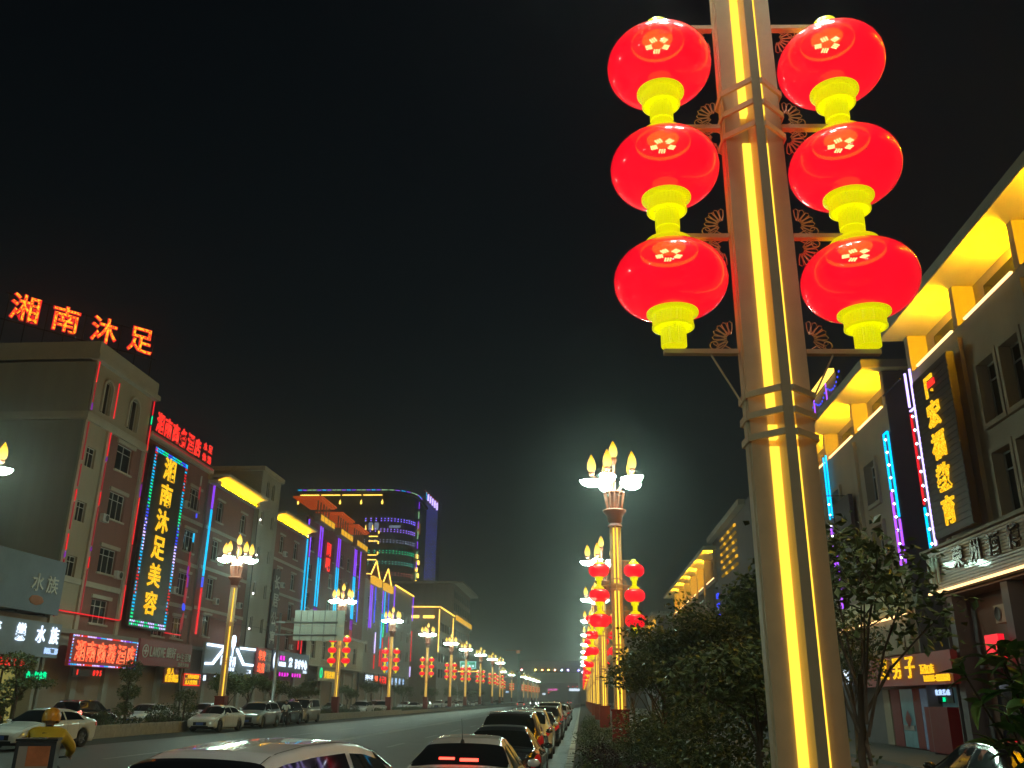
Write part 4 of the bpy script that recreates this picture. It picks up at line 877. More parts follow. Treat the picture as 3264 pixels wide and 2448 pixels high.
strip(T1, 44.6, 11.2, [(69-i*3.6-2.6, 69-i*3.6, [M_purple, segsm[2]][i % 2]) for i in range(9)], .3)
for x in (28.0, 30.2): MB().box(x, x+1.6, -.2, -.05, 56.8, 59.3).build('lit_window', emi('dim_window', (.35,.45,.6), .5), T1)
MB().box(33.2,40,-.02+.4,.5,57.6,58.4).build('lit_window', emi('dim_window', (.35,.45,.6), .5), T1)
T2 = thing('blue_tower', 'narrow far tower covered in fine blue dots with a white lit roof sign', 'tower', (-74.6, 420, 0), 0)
MB().box(0, 6.3, 0, 10, 0, 92).build('body', M_rdark, T2); 
for col_, off in ((emi('tower_blue', (.08,.09,1), 2.0), 0), (emi('tower_pale', (.30,.36,.55), .8), 1)):
    mb = MB()
    for j in range(52):
        for i in range(9):
            if (i + j) % 2 == off and (off or random.random() < .8): mb.box(.2+i*.68, .42+i*.68, -.1, 0, 55+j*.7, 55.22+j*.7)
    mb.build('dot_lights', col_, T2)['kind'] = 'stuff'
mb = MB(); mb.bar((-.8,-.3,98.2),(6.5,-.3,91.6),.25); mb.build('roof_edge', emi('orange_edge', (1,.25,.1), .5), T2)
for i in range(5): MB().box(.9+i*1.12, 1.7+i*1.12, -.5, -.3, 92.8-i*1.15, 96.0-i*1.05).build('roof_character', M_violetL, T2)
MB().box(.2,.5,-.5,-.3,93.5,97).build('roof_character', M_cyan, T2)
MB().box(0,6.3,0,10,92,93.5).build('crown', M_rdark, T2)
# ------------------------------------------------------------------ cars
def interp(pts, x):
    if x <= pts[0][0]: return pts[0][1]
    for (a, u), (b, v) in zip(pts, pts[1:]):
        if x <= b: return u + (v-u)*(x-a)/(b-a)
    return pts[-1][1]
KIND = {
 'sedan': dict(L=4.55, W=1.78, top=[(0,.52),(.008,.64),(.03,.72),(.10,.83),(.18,.90),(.27,.97),(.33,1.14),(.41,1.37),(.48,1.44),(.56,1.465),(.66,1.44),(.74,1.36),(.82,1.20),(.88,1.09),(.94,1.06),(.985,1.02),(1,.82)],
   belt=[(0,.48),(.03,.66),(.12,.78),(.27,.90),(.6,.94),(.86,.98),(.97,.97),(1,.76)], gh=(.27,.88), ws=(.275,.425), rw=(.735,.87), sg=(.31,.80), bp=.56, wr=.60, wh=(.19,.79), R=.33),
 'suv': dict(L=4.6, W=1.86, top=[(0,.60),(.008,.78),(.03,.90),(.10,.99),(.18,1.04),(.245,1.10),(.31,1.32),(.37,1.52),(.44,1.63),(.55,1.68),(.75,1.67),(.87,1.63),(.92,1.55),(.965,1.30),(.99,1.06),(1,.80)],
   belt=[(0,.55),(.03,.80),(.12,.90),(.245,1.02),(.6,1.05),(.9,1.10),(.975,1.04),(1,.78)], gh=(.245,.965), ws=(.25,.385), rw=(.90,.975), sg=(.28,.90), bp=.54, wr=.68, wh=(.19,.80), R=.37),
 'hatch': dict(L=4.3, W=1.76, top=[(0,.56),(.008,.70),(.03,.80),(.10,.90),(.18,.96),(.25,1.03),(.33,1.27),(.40,1.43),(.47,1.51),(.56,1.54),(.70,1.53),(.83,1.48),(.90,1.38),(.96,1.12),(.99,.98),(1,.78)],
   belt=[(0,.50),(.03,.70),(.12,.82),(.25,.94),(.6,.98),(.9,1.02),(.975,.98),(1,.75)], gh=(.25,.955), ws=(.26,.41), rw=(.875,.965), sg=(.29,.88), bp=.55, wr=.66, wh=(.19,.80), R=.33),
 'van': dict(L=4.4, W=1.68, top=[(0,.62),(.008,.85),(.03,.98),(.08,1.06),(.12,1.12),(.20,1.45),(.28,1.75),(.34,1.84),(.6,1.88),(.92,1.86),(.965,1.78),(.985,1.35),(.995,1.0),(1,.75)],
   belt=[(0,.58),(.03,.85),(.12,1.02),(.6,1.08),(.96,1.10),(.985,1.0),(1,.72)], gh=(.12,.97), ws=(.125,.285), rw=(.95,.985), sg=(.16,.93), bp=.45, wr=.74, wh=(.16,.82), R=.30)}
class Car:
    def __init__(s, k): s.k = KIND[k]; s.cache = {}
    def section(s, t):
        k = s.k; L, W = k['L'], k['W']; y = t*L; hw = W/2
        d = min(y, L-y); e = 1.0
        if d < .34: u = 1 - d/.34; e = .66 + .34*sqrt(max(0, 1-u**2.2))
        top = interp(k['top'], t); belt = min(interp(k['belt'], t), top-.03)
        zb = .20 + (.08 if d < .3 else 0)
        for w in k['wh']:
            dy = abs(y - w*L); Ra = k['R']+.055
            if dy < Ra: zb = max(zb, .33 + sqrt(Ra*Ra-dy*dy)*.98)
        zb = min(zb, belt-.06)
        g = max(0, min(1, (top-belt-.10)/.42)); wr = (1-g)*(hw-.16) + g*hw*k['wr']
        wb = hw*.955; wm = hw
        P = [(wb-.10, zb-.0), (wb, zb+.02), (wm*.99, zb*.6+belt*.4), (wm, zb*.25+belt*.75), (wm-.015, belt-.05), (wm-.05, belt),
             (wm-.085+(0), belt+.03*g+.006), (wr+.015, top-.085*g-.02), (wr-.05, top-.03), (wr*.55, top-.008), (0, top)]
        return [(x*e, z) for x, z in P]
    def S(s, t, v):
        key = round(t, 5)
        if key not in s.cache: s.cache[key] = s.section(t)
        P = s.cache[key]; i = min(int(v), len(P)-2); f = v-i
        p0 = P[max(i-1,0)]; p1 = P[i]; p2 = P[i+1]; p3 = P[min(i+2,len(P)-1)]
        if i in (4,5,6) or (i == 3): x, z = p1[0]+(p2[0]-p1[0])*f, p1[1]+(p2[1]-p1[1])*f
        else:
            if i == len(P)-2: p3 = (-p1[0], p1[1])
            if i == 7: p0 = (2*p1[0]-p2[0], 2*p1[1]-p2[1])
            c = lambda a,b,c_,d: .5*((2*b)+(-a+c_)*f+(2*a-5*b+4*c_-d)*f*f+(-a+3*b-3*c_+d)*f**3)
            x, z = c(p0[0],p1[0],p2[0],p3[0]), c(p0[1],p1[1],p2[1],p3[1])
        return Vector((x, s.k['L']/2 - t*s.k['L'], z))
    def patch(s, t0, t1, v0, v1, nt, nv, side=1, off=.006, trim=None):
        vs = []; mb = MB()
        for i in range(nt+1):
            for j in range(nv+1):
                t = t0+(t1-t0)*i/nt; v = v0+(v1-v0)*j/nv
                if trim: t = trim(t, (v-v0)/(v1-v0))
                sd = side
                vv = v
                if v > 10: vv = 20-v; sd = -side
                p = s.S(t, vv); a = s.S(t+.002, vv)-s.S(t-.002, vv); b = s.S(t, min(vv+.02,10))-s.S(t, vv-.02)
                n = b.cross(a); n = n.normalized() if n.length > 1e-9 else Vector((0,0,1))
                if n.x < -1e-4 or (abs(n.x) < .05 and n.z < 0): n = -n
                p = p + n*off; p.x *= sd; vs.append(p)
        fs = [(i*(nv+1)+j, i*(nv+1)+j+1, (i+1)*(nv+1)+j+1, (i+1)*(nv+1)+j) for i in range(nt) for j in range(nv)]
        return mb.add(vs, fs, True)
M_tyre = pri('tyre', (.02,.02,.02), .85); M_rim = pri('alloy_rim', (.45,.45,.46), .25, .9); M_carglass = pri('tinted_glass', (.008,.009,.011), .03)
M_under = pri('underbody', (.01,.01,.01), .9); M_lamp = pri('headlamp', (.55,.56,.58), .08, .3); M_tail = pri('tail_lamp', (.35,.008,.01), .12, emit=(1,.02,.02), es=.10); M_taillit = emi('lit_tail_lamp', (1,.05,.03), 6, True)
M_plate = pri('number_plate', (.05,.10,.35), .4); M_chrome = pri('chrome', (.6,.6,.6), .12, 1); M_headlit = emi('lit_headlamp', (.85,.92,1), 350, True)
def paint(name, c, rough=.25, metal=.0): return pri(name, c, rough, metal, 0, coat=.9)
P_white = paint('white_paint', (.62,.61,.59)); P_black = paint('black_paint', (.012,.011,.012), .15); P_silver = paint('silver_paint', (.32,.32,.33), .3, .6); P_grey = paint('grey_paint', (.10,.10,.11), .25, .4); P_brown = paint('brown_paint', (.055,.035,.022), .2, .4); P_gold = paint('champagne_paint', (.34,.29,.22), .3, .5); P_blue = paint('blue_paint', (.03,.05,.12), .2, .3)
def make_car(kind):
    c = Car(kind); k = c.k; L, W = k['L'], k['W']; t = thing('car', 'x', 'car'); t['category'] = 'car'
    ts = set([i/72 for i in range(73)] + [.004,.008,.018,.992,.996,.985])
    for w in k['wh']:
        Ra = (k['R']+.055)/L
        for i in range(13): ts.add(w + Ra*cos(pi*i/12)*1.0)
        ts.add(w+Ra*1.005); ts.add(w-Ra*1.005)
    ts = sorted(x for x in ts if 0 <= x <= 1); vv = [0,.5,1,1.5,2,2.5,3,3.5,4,5,6,6.5,7,7.25,7.5,7.75,8,8.3,8.6,9,9.5,10]
    vs, fs = [], []; m = len(vv)*2-1
    for t_ in ts:
        row = [c.S(t_, v) for v in vv]; vs += row + [Vector((-p.x, p.y, p.z)) for p in reversed(row[:-1])]
    for i in range(len(ts)-1):
        for j in range(m-1): fs.append((i*m+j, (i+1)*m+j, (i+1)*m+j+1, i*m+j+1))
    mb = MB().add(vs, fs, True); n = len(ts)
    mb.f += [tuple(range(m)), tuple((n-1)*m+j for j in reversed(range(m)))]; mb.sm += [False, False]
    mb.build('body', P_white, t)
    MB().box(-W/2+.22, W/2-.22, -L/2+.25, L/2-.25, .17, .62).build('underbody', M_under, t)
    # glass
    a, b = k['ws']; c.patch(a, b, 7.0 if 0 else 6.9, 13.1, 10, 22).build('windshield', M_carglass, t)
    a, b = k['rw']; c.patch(a, b, 7.05, 12.95, 8, 20).build('rear_window', M_carglass, t)
    a, b = k['sg']; bp = k['bp']
    for sd in (1, -1):
        for t0, t1 in ((a, bp-.010), (bp+.010, b)):
            def trim(tt, f, t0=t0, t1=t1):
                lo = t0 + (k['ws'][1]-a)*.80*f if t0 == a else t0; hi = t1 - (.055 if kind == 'sedan' else .03)*f if t1 == b else t1
                return lo + (hi-lo)*(tt-t0)/(t1-t0)
            c.patch(t0, t1, 6.12, 6.93, 8, 4, sd, .007, trim).build('side_window', M_carglass, t)
        # thin door seams and handles
        for tt in (k['wh'][0]+.125, bp, k['wh'][1]-.075):
            c.patch(tt-.0012, tt+.0012, 1.2, 5.0, 1, 8, sd, .003).build('door_seam', M_under, t)
        for tt in (bp-.06, bp+.17): p = c.S(tt, 4.0); MB().box(sd*(p.x)-.02 , sd*(p.x)+.02, p.y-.09, p.y+.09, p.z-.005, p.z+.025).build('door_handle', P_white, t)
        p = c.S(k['ws'][0]+.055, 5); MB().add(*_mirror(sd*(p.x+.10), p.y, p.z+.09)).build('mirror', P_white, t)
        c.patch(.012, .075, 3.0, 4.7, 6, 4, sd, .010, lambda tt, f: tt + .02*f).build('headlight', M_lamp, t)
        if kind in ('suv', 'van', 'hatch'): c.patch(.925, .994, 3.2, 5.4, 6, 6, sd, .012).build('tail_light', M_tail, t)
        else: c.patch(.93, .994, 3.0, 4.7, 6, 4, sd, .012).build('tail_light', M_tail, t)
        if kind == 'suv': c.patch(.42, .86, 7.7, 7.9, 12, 1, sd, .035).build('roof_rail', M_chrome, t)
        c.patch(k['ws'][1], k['rw'][0], 7.98, 8.04, 14, 1, sd, .004).build('roof_seam', M_under, t)
    F = L/2; zt = interp(k['top'], .008)
    MB().box(-.40,.40,F-.02,F+.012,.36,zt-.10).box(-.52,.52,F-.03,F+.006,.24,.34).build('grille', M_under, t)
    MB().box(-.22,.22,F+.013,F+.025,.38,.52).build('number_plate', M_plate, t)
    MB().box(-.22,.22,-F-.022,-F-.004,.62,.76).build('number_plate', M_plate, t); MB().box(-.5,.5,-F-.03,-F-.004,.22,.36).build('rear_bumper_insert', M_under, t)
    tyre = MB(); R = k['R']; prof = [(R-.11,-.10),(R-.02,-.105),(R,-.08),(R,.08),(R-.02,.105),(R-.11,.10)]
    for i in range(len(prof)-1):
        nn = 24; v0 = [(prof[i][1], prof[i][0]*cos(2*pi*j/nn), prof[i][0]*sin(2*pi*j/nn)) for j in range(nn)]; v1 = [(prof[i+1][1], prof[i+1][0]*cos(2*pi*j/nn), prof[i+1][0]*sin(2*pi*j/nn)) for j in range(nn)]
        tyre.add(v0+v1, [(j,(j+1)%nn,nn+(j+1)%nn,nn+j) for j in range(nn)], True)
    tm = tyre.mesh('tyre'); rim = MB().cylx((0,0,0), R-.10, .10, 20)
    for q in range(5):
        a_ = 2*pi*q/5; rim.bar((.075,0,0),(.07,(R-.12)*cos(a_),(R-.12)*sin(a_)),.06,.03)
        rim.bar((-.075,0,0),(-.07,(R-.12)*cos(a_),(R-.12)*sin(a_)),.06,.03)
    rm = rim.mesh('rim')
    for w in k['wh']:
        for sd in (-1, 1):
            wo = place('wheel', tm, M_tyre, t, (sd*(W/2-.115), L/2-w*L, R)); place('rim', rm, M_rim, wo)
    return t
def _mirror(x, y, z):
    vs, fs = [], []; n = 8
    prof = [(-.10,.02),(-.09,.06),(0,.085),(.07,.06),(.09,.02)]
    for yy, r in prof: vs += [(x+r*1.35*cos(2*pi*j/n), y+yy, z+r*.8*sin(2*pi*j/n)) for j in range(n)]
    for i in range(len(prof)-1): fs += [(i*n+j,i*n+(j+1)%n,(i+1)*n+(j+1)%n,(i+1)*n+j) for j in range(n)]
    fs += [tuple(reversed(range(n))), tuple((len(prof)-1)*n+j for j in range(n))]
    return vs, fs, True
PROTO = {}
def car(kind, x, y, rz, paint_, label, group=None, z=0, swap=None, name=None, scale=None):
    if kind not in PROTO: p = make_car(kind); PROTO[kind] = (p, tree_spec(p))
    p, sp = PROTO[kind]; o = copy_tree(p, sp, None, {'body': paint_, 'mirror': paint_, 'door_handle': paint_, **(swap or {})})
    o.location = (x, y, z); o.rotation_euler = (0,0,rz); o['label'] = label
    if group: o['group'] = group
    if scale: o.scale = scale
    return o
GR = 'cars parked along the right kerb'; GL = 'cars parked along the left planter'; GS = 'cars in the left service road'; GT = 'cars driving far down the road'
o = car('hatch', -3.08, 10.3, radians(-12), P_white, 'white hatchback nearest the camera, only its glossy roof showing at the bottom', GR, scale=(1.08,1.16,1.025))
o = car('sedan', -1.75, 15.2, 0, P_white, 'white sedan with a short roof aerial, directly ahead of the nearest white hatchback', GR)
for c_ in o.children:
    if c_.name.startswith('tail_light'): c_.material_slots[0].link = 'OBJECT'; c_.material_slots[0].material = M_tail
MB().tube([(0,-1.35,1.40),(0,-1.52,1.72)], .007, 5, .003).lathe([(.035,1.38),(.02,1.43),(0,1.44)],8,(0,-1.35,0)).build('aerial', M_under, o)
MB().box(-.28,-.06,-1.75,-1.72,1.18,1.21).box(.02,.28,-1.75,-1.72,1.16,1.20).build('tail_lamp_reflection', M_taillit, o)  # red tail lamp reflection in the rear window, built as glowing bars
car('sedan', -1.72, 21.2, 0, P_black, 'black sedan mirroring orange light on its flank, ahead of the white sedan', GR)
car('suv', -1.95, 27.4, 0, P_brown, 'dark brown off-roader with roof rails towering behind the black sedan', GR)
car('suv', -1.98, 35.6, 0, P_white, 'white off-roader ahead of the dark brown one, its right tail lamp bright red', GR)
car('sedan', -1.9, 44.5, 0, P_black, 'black sedan ahead of the white off-roader in the right kerb row', GR)
car('suv', -1.9, 51.5, 0, P_grey, 'dark grey off-roader, seventh car in the right kerb row', GR)
for i, (kd, pt, nm) in enumerate((('van',P_white,'white van parked past the dark grey off-roader'),('sedan',P_grey,'grey sedan past the white van in the right kerb row'),('suv',P_silver,'silver off-roader past the grey sedan on the right'),('sedan',P_black,'small black sedan far up the right kerb row'),('hatch',P_silver,'small silver hatchback far up the right kerb row'),('suv',P_black,'farthest black off-roader in the right kerb row'))):
    car(kd, -1.9, 58.5+7.6*i+(3 if i > 1 else 0), 0, pt, nm, GR)
PI = pi
car('sedan', -18.3, 24.6, PI-.05, P_white, 'white sedan cut by the left edge, behind the yellow-jacketed rider', GL)
car('sedan', -21.0, 35.4, PI-.12, P_white, 'white sedan at the left with its near front wheel and mirror showing', GL)
car('sedan', -21.9, 55.2, PI-.05, P_white, 'white sedan facing us with a dark oval grille, left of the silver off-roader', GL)
car('suv', -22.0, 62.6, PI, P_silver, 'silver off-roader facing us between the white sedan and the walker', GL)
car('suv', -22.4, 69.2, PI, P_black, 'dark off-roader half hidden behind the walking person', GL)
car('van', -22.8, 75.8, PI, P_gold, 'champagne minivan at the end of the near left group', GL)
far = [('suv',-24.4,102.8,P_white,'white off-roader, left one of the pair behind the second lantern lamp'),('suv',-24.8,115,P_white,'white off-roader, right one of the pair behind the second lantern lamp'),('sedan',-25.4,140.5,P_white,'lone small white sedan facing us between two lantern lamps'),
 ('suv',-25.6,180,P_white,'small white off-roader starting the far left cluster'),('sedan',-25.6,188,P_silver,'small silver sedan second in the far left cluster'),('suv',-25.8,197,P_white,'small white off-roader third in the far left cluster'),('suv',-25.8,208,P_grey,'small grey off-roader fourth in the far left cluster'),
 ('sedan',-26,222,P_white,'tiny white sedan before the gap in the far left row'),('suv',-26,232,P_silver,'tiny silver off-roader before the gap in the far left row'),('sedan',-26.3,244,P_black,'tiny black sedan before the gap in the far left row'),
 ('sedan',-27,285,P_silver,'tiny silver sedan past the gap in the far left row'),('suv',-27,300,P_grey,'tiny grey off-roader past the gap in the far left row'),('sedan',-27,315,P_white,'tiny white sedan, farthest of the left row')]
for kd, x, y, pt, lb in far: car(kd, x, y, PI, pt, lb, GL)
# service road behind the planter
for kd, x, y, rz, pt, lb, sw in (('sedan',-28.6,41,PI,P_black,'dark car behind the white sedan in the left service road',None),('suv',-28.8,52.5,0,P_black,'black off-roader with lit red tail lamps in the left service road',{'tail_light':M_taillit}),('sedan',-28.6,60,PI,P_white,'white car half hidden by the planter shrubs under the red fascia',None),
  ('sedan',-28.4,69,PI,P_white,'white car in the service road behind the bonsai tree',None),('sedan',-28.6,80,PI,P_white,'white car behind the large street lamp base',None),('suv',-28.8,92,PI,P_blue,'dark blue off-roader in front of the mountain sign shop',None),('sedan',-28.6,106,PI,P_silver,'silver car in the service road behind the minivan',None),('suv',-28.6,128,PI,P_white,'white off-roader in the service road behind the road sign pole',None),('sedan',-28.6,150,PI,P_white,'pale car far along the left service road',None)):
    car(kd, x, y, rz, pt, lb, GS, swap=sw)
# right service road: black car under the leaves
car('sedan', 7.0, 16.4, 0.05, P_black, 'glossy black car in the bottom right corner reflecting amber light', None)
# traffic
lit = {'headlight': M_headlit}; tl = {'tail_light': M_taillit}
for i, (kd, x, y, rz, pt, lb, sw) in enumerate((('sedan',-14.9,232,0,P_silver,'car driving away with glowing orange-red tail lamps',tl),('suv',-15.3,300,PI,P_black,'far oncoming car with dazzling headlamps, left one',lit),('sedan',-13.6,330,PI,P_white,'far oncoming car with dazzling headlamps, right one',lit),('sedan',-16.5,380,PI,P_grey,'far oncoming car with small bright headlamps past the dazzling pair',lit),('suv',-8.2,330,0,P_grey,'far car driving away in the nearer lane with red tail lamps',tl),('sedan',-6.0,300,0,P_white,'far white car driving away near the junction',tl),('van',-5.0,390,0,P_grey,'far van waiting at the red traffic lights',tl))):
    car(kd, x, y, rz, pt, lb, GT, swap=sw)
for kd, (p, sp) in PROTO.items():     # the prototypes themselves serve as real parked cars further along the left side
    p.location = {'sedan':(-28.5,170,0),'suv':(-28.5,185,0),'hatch':(-28.5,200,0),'van':(-28.5,214,0)}[kd]; p.rotation_euler = (0,0,pi)
    p['label'] = 'pale %s parked very far along the left service road' % {'sedan':'sedan','suv':'off-roader','hatch':'hatchback','van':'minivan'}[kd]; p['group'] = GS
# ------------------------------------------------------------------ planters, trees, hedges
kst = MB().box(-.09,.09,.015,.985,0,.17).mesh('kerb_stone')
def planter(name, label, x0, x1, y0, y1, h, stones):
    t = thing(name, label, 'planter', (0,0,0))
    MB().box(x0+.18, x1-.18, y0+.1, y1-.1, -.1, h-.06).build('soil', M_soil, t)
    MB().box(x0+.02, x0+.17, y0, y1, -.1, h-.10).build('wall', M_kerb, t); MB().box(x1-.17, x1-.02, y0, y1, -.1, h-.10).build('wall', M_kerb, t)
    MB().box(x0+.18, x1-.18, y0, y0+.1, -.1, h).build('end_wall', M_kerb, t)
    for xs, a, b in stones:
        y = a
        while y < b: place('coping_stone', kst, M_kerb, t, (xs, y, h-.10+random.uniform(-.006,.006))); y += 1.0
    return t
planter('kerb_planter', 'long stone-edged planter with lamp posts and shrubs along the right kerb', -.42, 3.4, 9, 330, .42, [(-.32, 9, 75), (3.3, 9, 40)])
planter('roadside_planter', 'stone-edged planter on the left holding street lamps, shrubs and topiary trees', -26.1, -23.2, 38, 330, .5, [(-23.3, 40, 120), (-26.0, 40, 60)])
def bush(label, x, y, z, r, mat, n, size=.06, name='shrub', group=None, flat=.9, cat='shrub'):
    t = thing(name, label, cat, (x, y, z), 0, group)
    mb = MB()
    for i in range(5):
        a = 2*pi*i/5; mb.tube([(0,0,0),(cos(a)*r*.3, sin(a)*r*.3, r*.6),(cos(a)*r*.6, sin(a)*r*.6, r*1.1)], r*.05, 4, r*.02)
    mb.build('stems', M_bark, t)
    leaf_cloud('foliage', [((0,0,r*flat),(r,r,r*flat))], n, size, mat, t, .6); return t
GB = 'shrubs in the right planter'
bush('round dark purple shrub at the planter edge left of the red lamp base', .42, 20, .42, .40, M_leaf3, 1500, .05, group=GB)
bush('second dark purple round shrub, lower and nearer at the bottom edge', .95, 14.5, .42, .42, M_leaf3, 1400, .05, group=GB)
for i, (x, y, r) in enumerate(((.2,12.6,.34),(.1,16.8,.3),(.15,18.3,.32),(1.3,17.2,.42),(.25,26.5,.34),(.5,31,.42),(1.6,23,.45),(.4,41,.45),(.35,47,.4),(.45,54,.45),(2.3,13.2,.45),(1.9,29,.5),(2.6,18,.5))):
    bush('low green shrub in the right planter, %s' % ['nearest at the kerb','just ahead of the nearest at the kerb','behind the kerbside pair','beside the nearer purple one','past the purple ones at the kerb','left of the red lamp base','in front of the dazzling lamp post','left of the second lamp base','small and further up the kerb','farthest up the kerb','nearest under the leafy tree','right of the red lamp base','in shadow under the big tree'][i], x, y, .42, r, M_leaf2, int(5200*r*r), .055, group=GB)
# ground cover between shrubs
mb_blobs = [((random.uniform(0,3), y, .5), (.55,.7,.16)) for y in [10+.7*i for i in range(60)]]
gc = leaf_cloud('ground_cover', mb_blobs, 16000, .06, M_leaf2, None, .3); tag(gc, 'low green ground cover filling the right planter', 'ground cover', kind='stuff')
def tree(label, x, y, z, h, spread, blobs, n, size, mat, seed, group=None, r0=.07, nb=7, name='tree'):
    t = thing(name, label, 'tree', (x, y, z), 0, group); mb, tips = branchy(h*.92, spread, nb, r0, seed); mb.build('trunk', M_bark, t)
    bl = blobs or [((e.x, e.y, e.z), (spread*.42, spread*.42, spread*.33)) for e in tips]
    leaf_cloud('crown', bl, n, size, mat, t, .15); return t
GTR = 'leafy trees in the right planter'
tree('sparse young tree with thin branches just right of the huge lamp post', 3.3, 11.2, .3, 4.0, 1.05, None, 1500, .12, M_leaf, 3, GTR, .055, 9)
tree('dense dark tree left of the huge lamp post, tallest of the clump', 4.3, 19.5, .4, 5.0, .95, None, 4500, .14, M_leaf, 5, GTR, .09, 10)
tree('dense tree filling the gap between the dazzling lamp and the huge post', 3.0, 22.5, .4, 3.7, 1.5, None, 5500, .13, M_leaf, 8, GTR, .08, 9)
tree('low bushy tree directly right of the dazzling lamp post shaft', 2.4, 27.5, .4, 3.2, 1.3, None, 4500, .12, M_leaf, 11, GTR, .07, 8)
tree('low tree hugging the bottom of the huge lamp post on its left', 2.7, 14.5, .4, 2.6, 1.1, None, 3600, .11, M_leaf, 13, GTR, .06, 8)
tree('tree behind the clump, its top showing under the lattice building', 6.3, 30, .1, 6.0, 1.3, None, 5000, .15, M_leaf, 17, GTR, .1, 10)
tree('small tree behind the second lantern lamp on the right', 3.0, 40, .4, 3.6, 1.4, None, 2500, .14, M_leaf, 19, GTR)
tree('low tree far up the right planter beside the third lamp', 2.8, 52, .4, 3.4, 1.3, None, 1800, .16, M_leaf, 23, GTR)
tree('dark tree in front of the red restaurant sign', 9.6, 34, .1, 5.2, 1.6, [((0,0,4.0),(1.5,1.5,1.2)),((.3,-.4,3.1),(1.2,1.2,.6))], 2600, .14, M_leaf, 29, GTR, .08)
und = leaf_cloud('undergrowth', [((1.9+random.uniform(-.5,1.2), y, .95+.35*sin(y*1.7)), (.75,.6,.62)) for y in [12.5+.55*i for i in range(46)]] + [((2.9+random.uniform(-.4,.6), y, 1.9), (.8,.8,.6)) for y in [15+.9*i for i in range(17)]], 17000, .10, M_leaf, None, .25); tag(und, 'tangled dark undergrowth between the trees of the right planter', 'undergrowth', kind='stuff')
# foreground broad-leaved plant at the right edge
fp = thing('broad_leaf_plant', 'broad-leaved plant close by at the right edge with long glossy leaves', 'plant', (2.95, 6.0, .2))
mb = MB(); rnd = random.Random(4); nodes = []
for i in range(9):
    a = rnd.uniform(0, 2*pi); tip = Vector((cos(a)*rnd.uniform(.15,.62), sin(a)*rnd.uniform(.1,.5), rnd.uniform(1.35,2.25))); mid = Vector((tip.x*.35, tip.y*.35, tip.z*.6))
    mb.tube([(0,0,0), mid, tip], .018, 5, .006); nodes += [mid.lerp(tip, rnd.uniform(.35,.6)), mid.lerp(tip, .75), mid.lerp(tip, .9), tip]
mb.build('stems', M_bark, fp)
def bigleaf(L, w, bend, name='leaf'):
    m = MB(); n = 6; vs = []
    for i in range(n+1):
        u = i/n; ww = w*sin(pi*min(1, u**.8))*.98+.002; z = -bend*u*u*L
        vs += [(-ww, u*L, z+ww*.35), (0, u*L, z), (ww, u*L, z+ww*.35)]
    return m.add(vs, [q for i in range(n) for q in ((3*i,3*i+1,3*i+4,3*i+3),(3*i+1,3*i+2,3*i+5,3*i+4))], True).mesh(name)
lm = [bigleaf(.20,.034,.35), bigleaf(.16,.036,.15), bigleaf(.24,.038,.5)]
for p in nodes:
    for k in range(rnd.choice((4,5,6))):
        o = place('leaf', rnd.choice(lm), M_leafbig, fp, p + Vector((rnd.uniform(-.02,.02), rnd.uniform(-.02,.02), rnd.uniform(-.04,.04))))
        o.rotation_euler = (rnd.uniform(-.5,.9), rnd.uniform(-.5,.5), rnd.uniform(0, 2*pi)); s_ = rnd.uniform(.7,1.15); o.scale = (s_,s_,s_)
# left planter: clipped cloud trees and shrubs
GC = 'trees and shrubs of the left planter'
def topiary(label, x, y, h, blobs, n=2200):
    t = thing('topiary_tree', label, 'tree', (x, y, .45), 0, GC); mb = MB()
    for (cx, cy, cz), r in blobs: mb.tube([(0,0,0),(0,0,h*.4),(cx*.5,cy*.5,(cz+h*.4)/2),(cx,cy,cz-r[2]*.5)], .06, 6, .035)
    mb.build('trunk', M_bark, t); leaf_cloud('crown', blobs, n, .12, M_leaf, t, .6)
topiary('dark layered tree at the left edge in front of the yellow-lit shop', -24.2, 38.4, 3.2, [((-.3,0,2.8),(.8,.8,.5)),((.5,0,2.0),(1.1,1.0,.28)),((-.9,.2,1.5),(1.0,.9,.5)),((-1.2,0,.6),(.8,.8,.6))], 4000)
topiary('clipped topiary tree with a round top ball below the dark red fascia', -24.2, 48.2, 3.2, [((0,0,2.75),(.62,.62,.6)),((.05,0,1.7),(.62,.62,.4)),((-.1,0,.8),(.55,.5,.4))], 2600)
topiary('small clipped tree left of the lantern-less lamp', -24.2, 55.6, 2.0, [((0,0,1.5),(.7,.7,.4)),((.3,0,.9),(.5,.5,.3))], 1200)
for i, (x, y, h_, sp, n) in enumerate(((-24.6,63.5,3.0,1.5,2500),(-24.6,67.5,3.1,1.5,2500),(-24.6,73,2.8,1.3,2000),(-24.4,78.5,2.5,1.2,1600),(-24.6,83,3.0,1.2,1600),(-24.6,97,2.6,1.3,1500),(-24.4,107,3.7,1.4,1800),(-24.6,128,3.2,1.8,1600),(-24.6,150,3.2,1.6,1300),(-24.8,175,3.4,1.8,1200),(-24.8,200,3.4,1.8,1100),(-24.8,225,3.4,1.8,1000))):
    tree('dark tree in the left planter, %s' % ['directly right of the big lantern-less lamp','left of the road sign pole','right of the road sign pole','behind the minivan','left of the second lantern lamp base','before the paired white off-roaders','above the paired white off-roaders','past the third lantern lamp','before the fourth lantern lamp','beside the fifth lantern lamp','beside the seventh lantern lamp','farthest one'][i], x, y, .45, h_, sp*.75, None, n, .17, M_leaf, 40+i, GC, .06, 6)
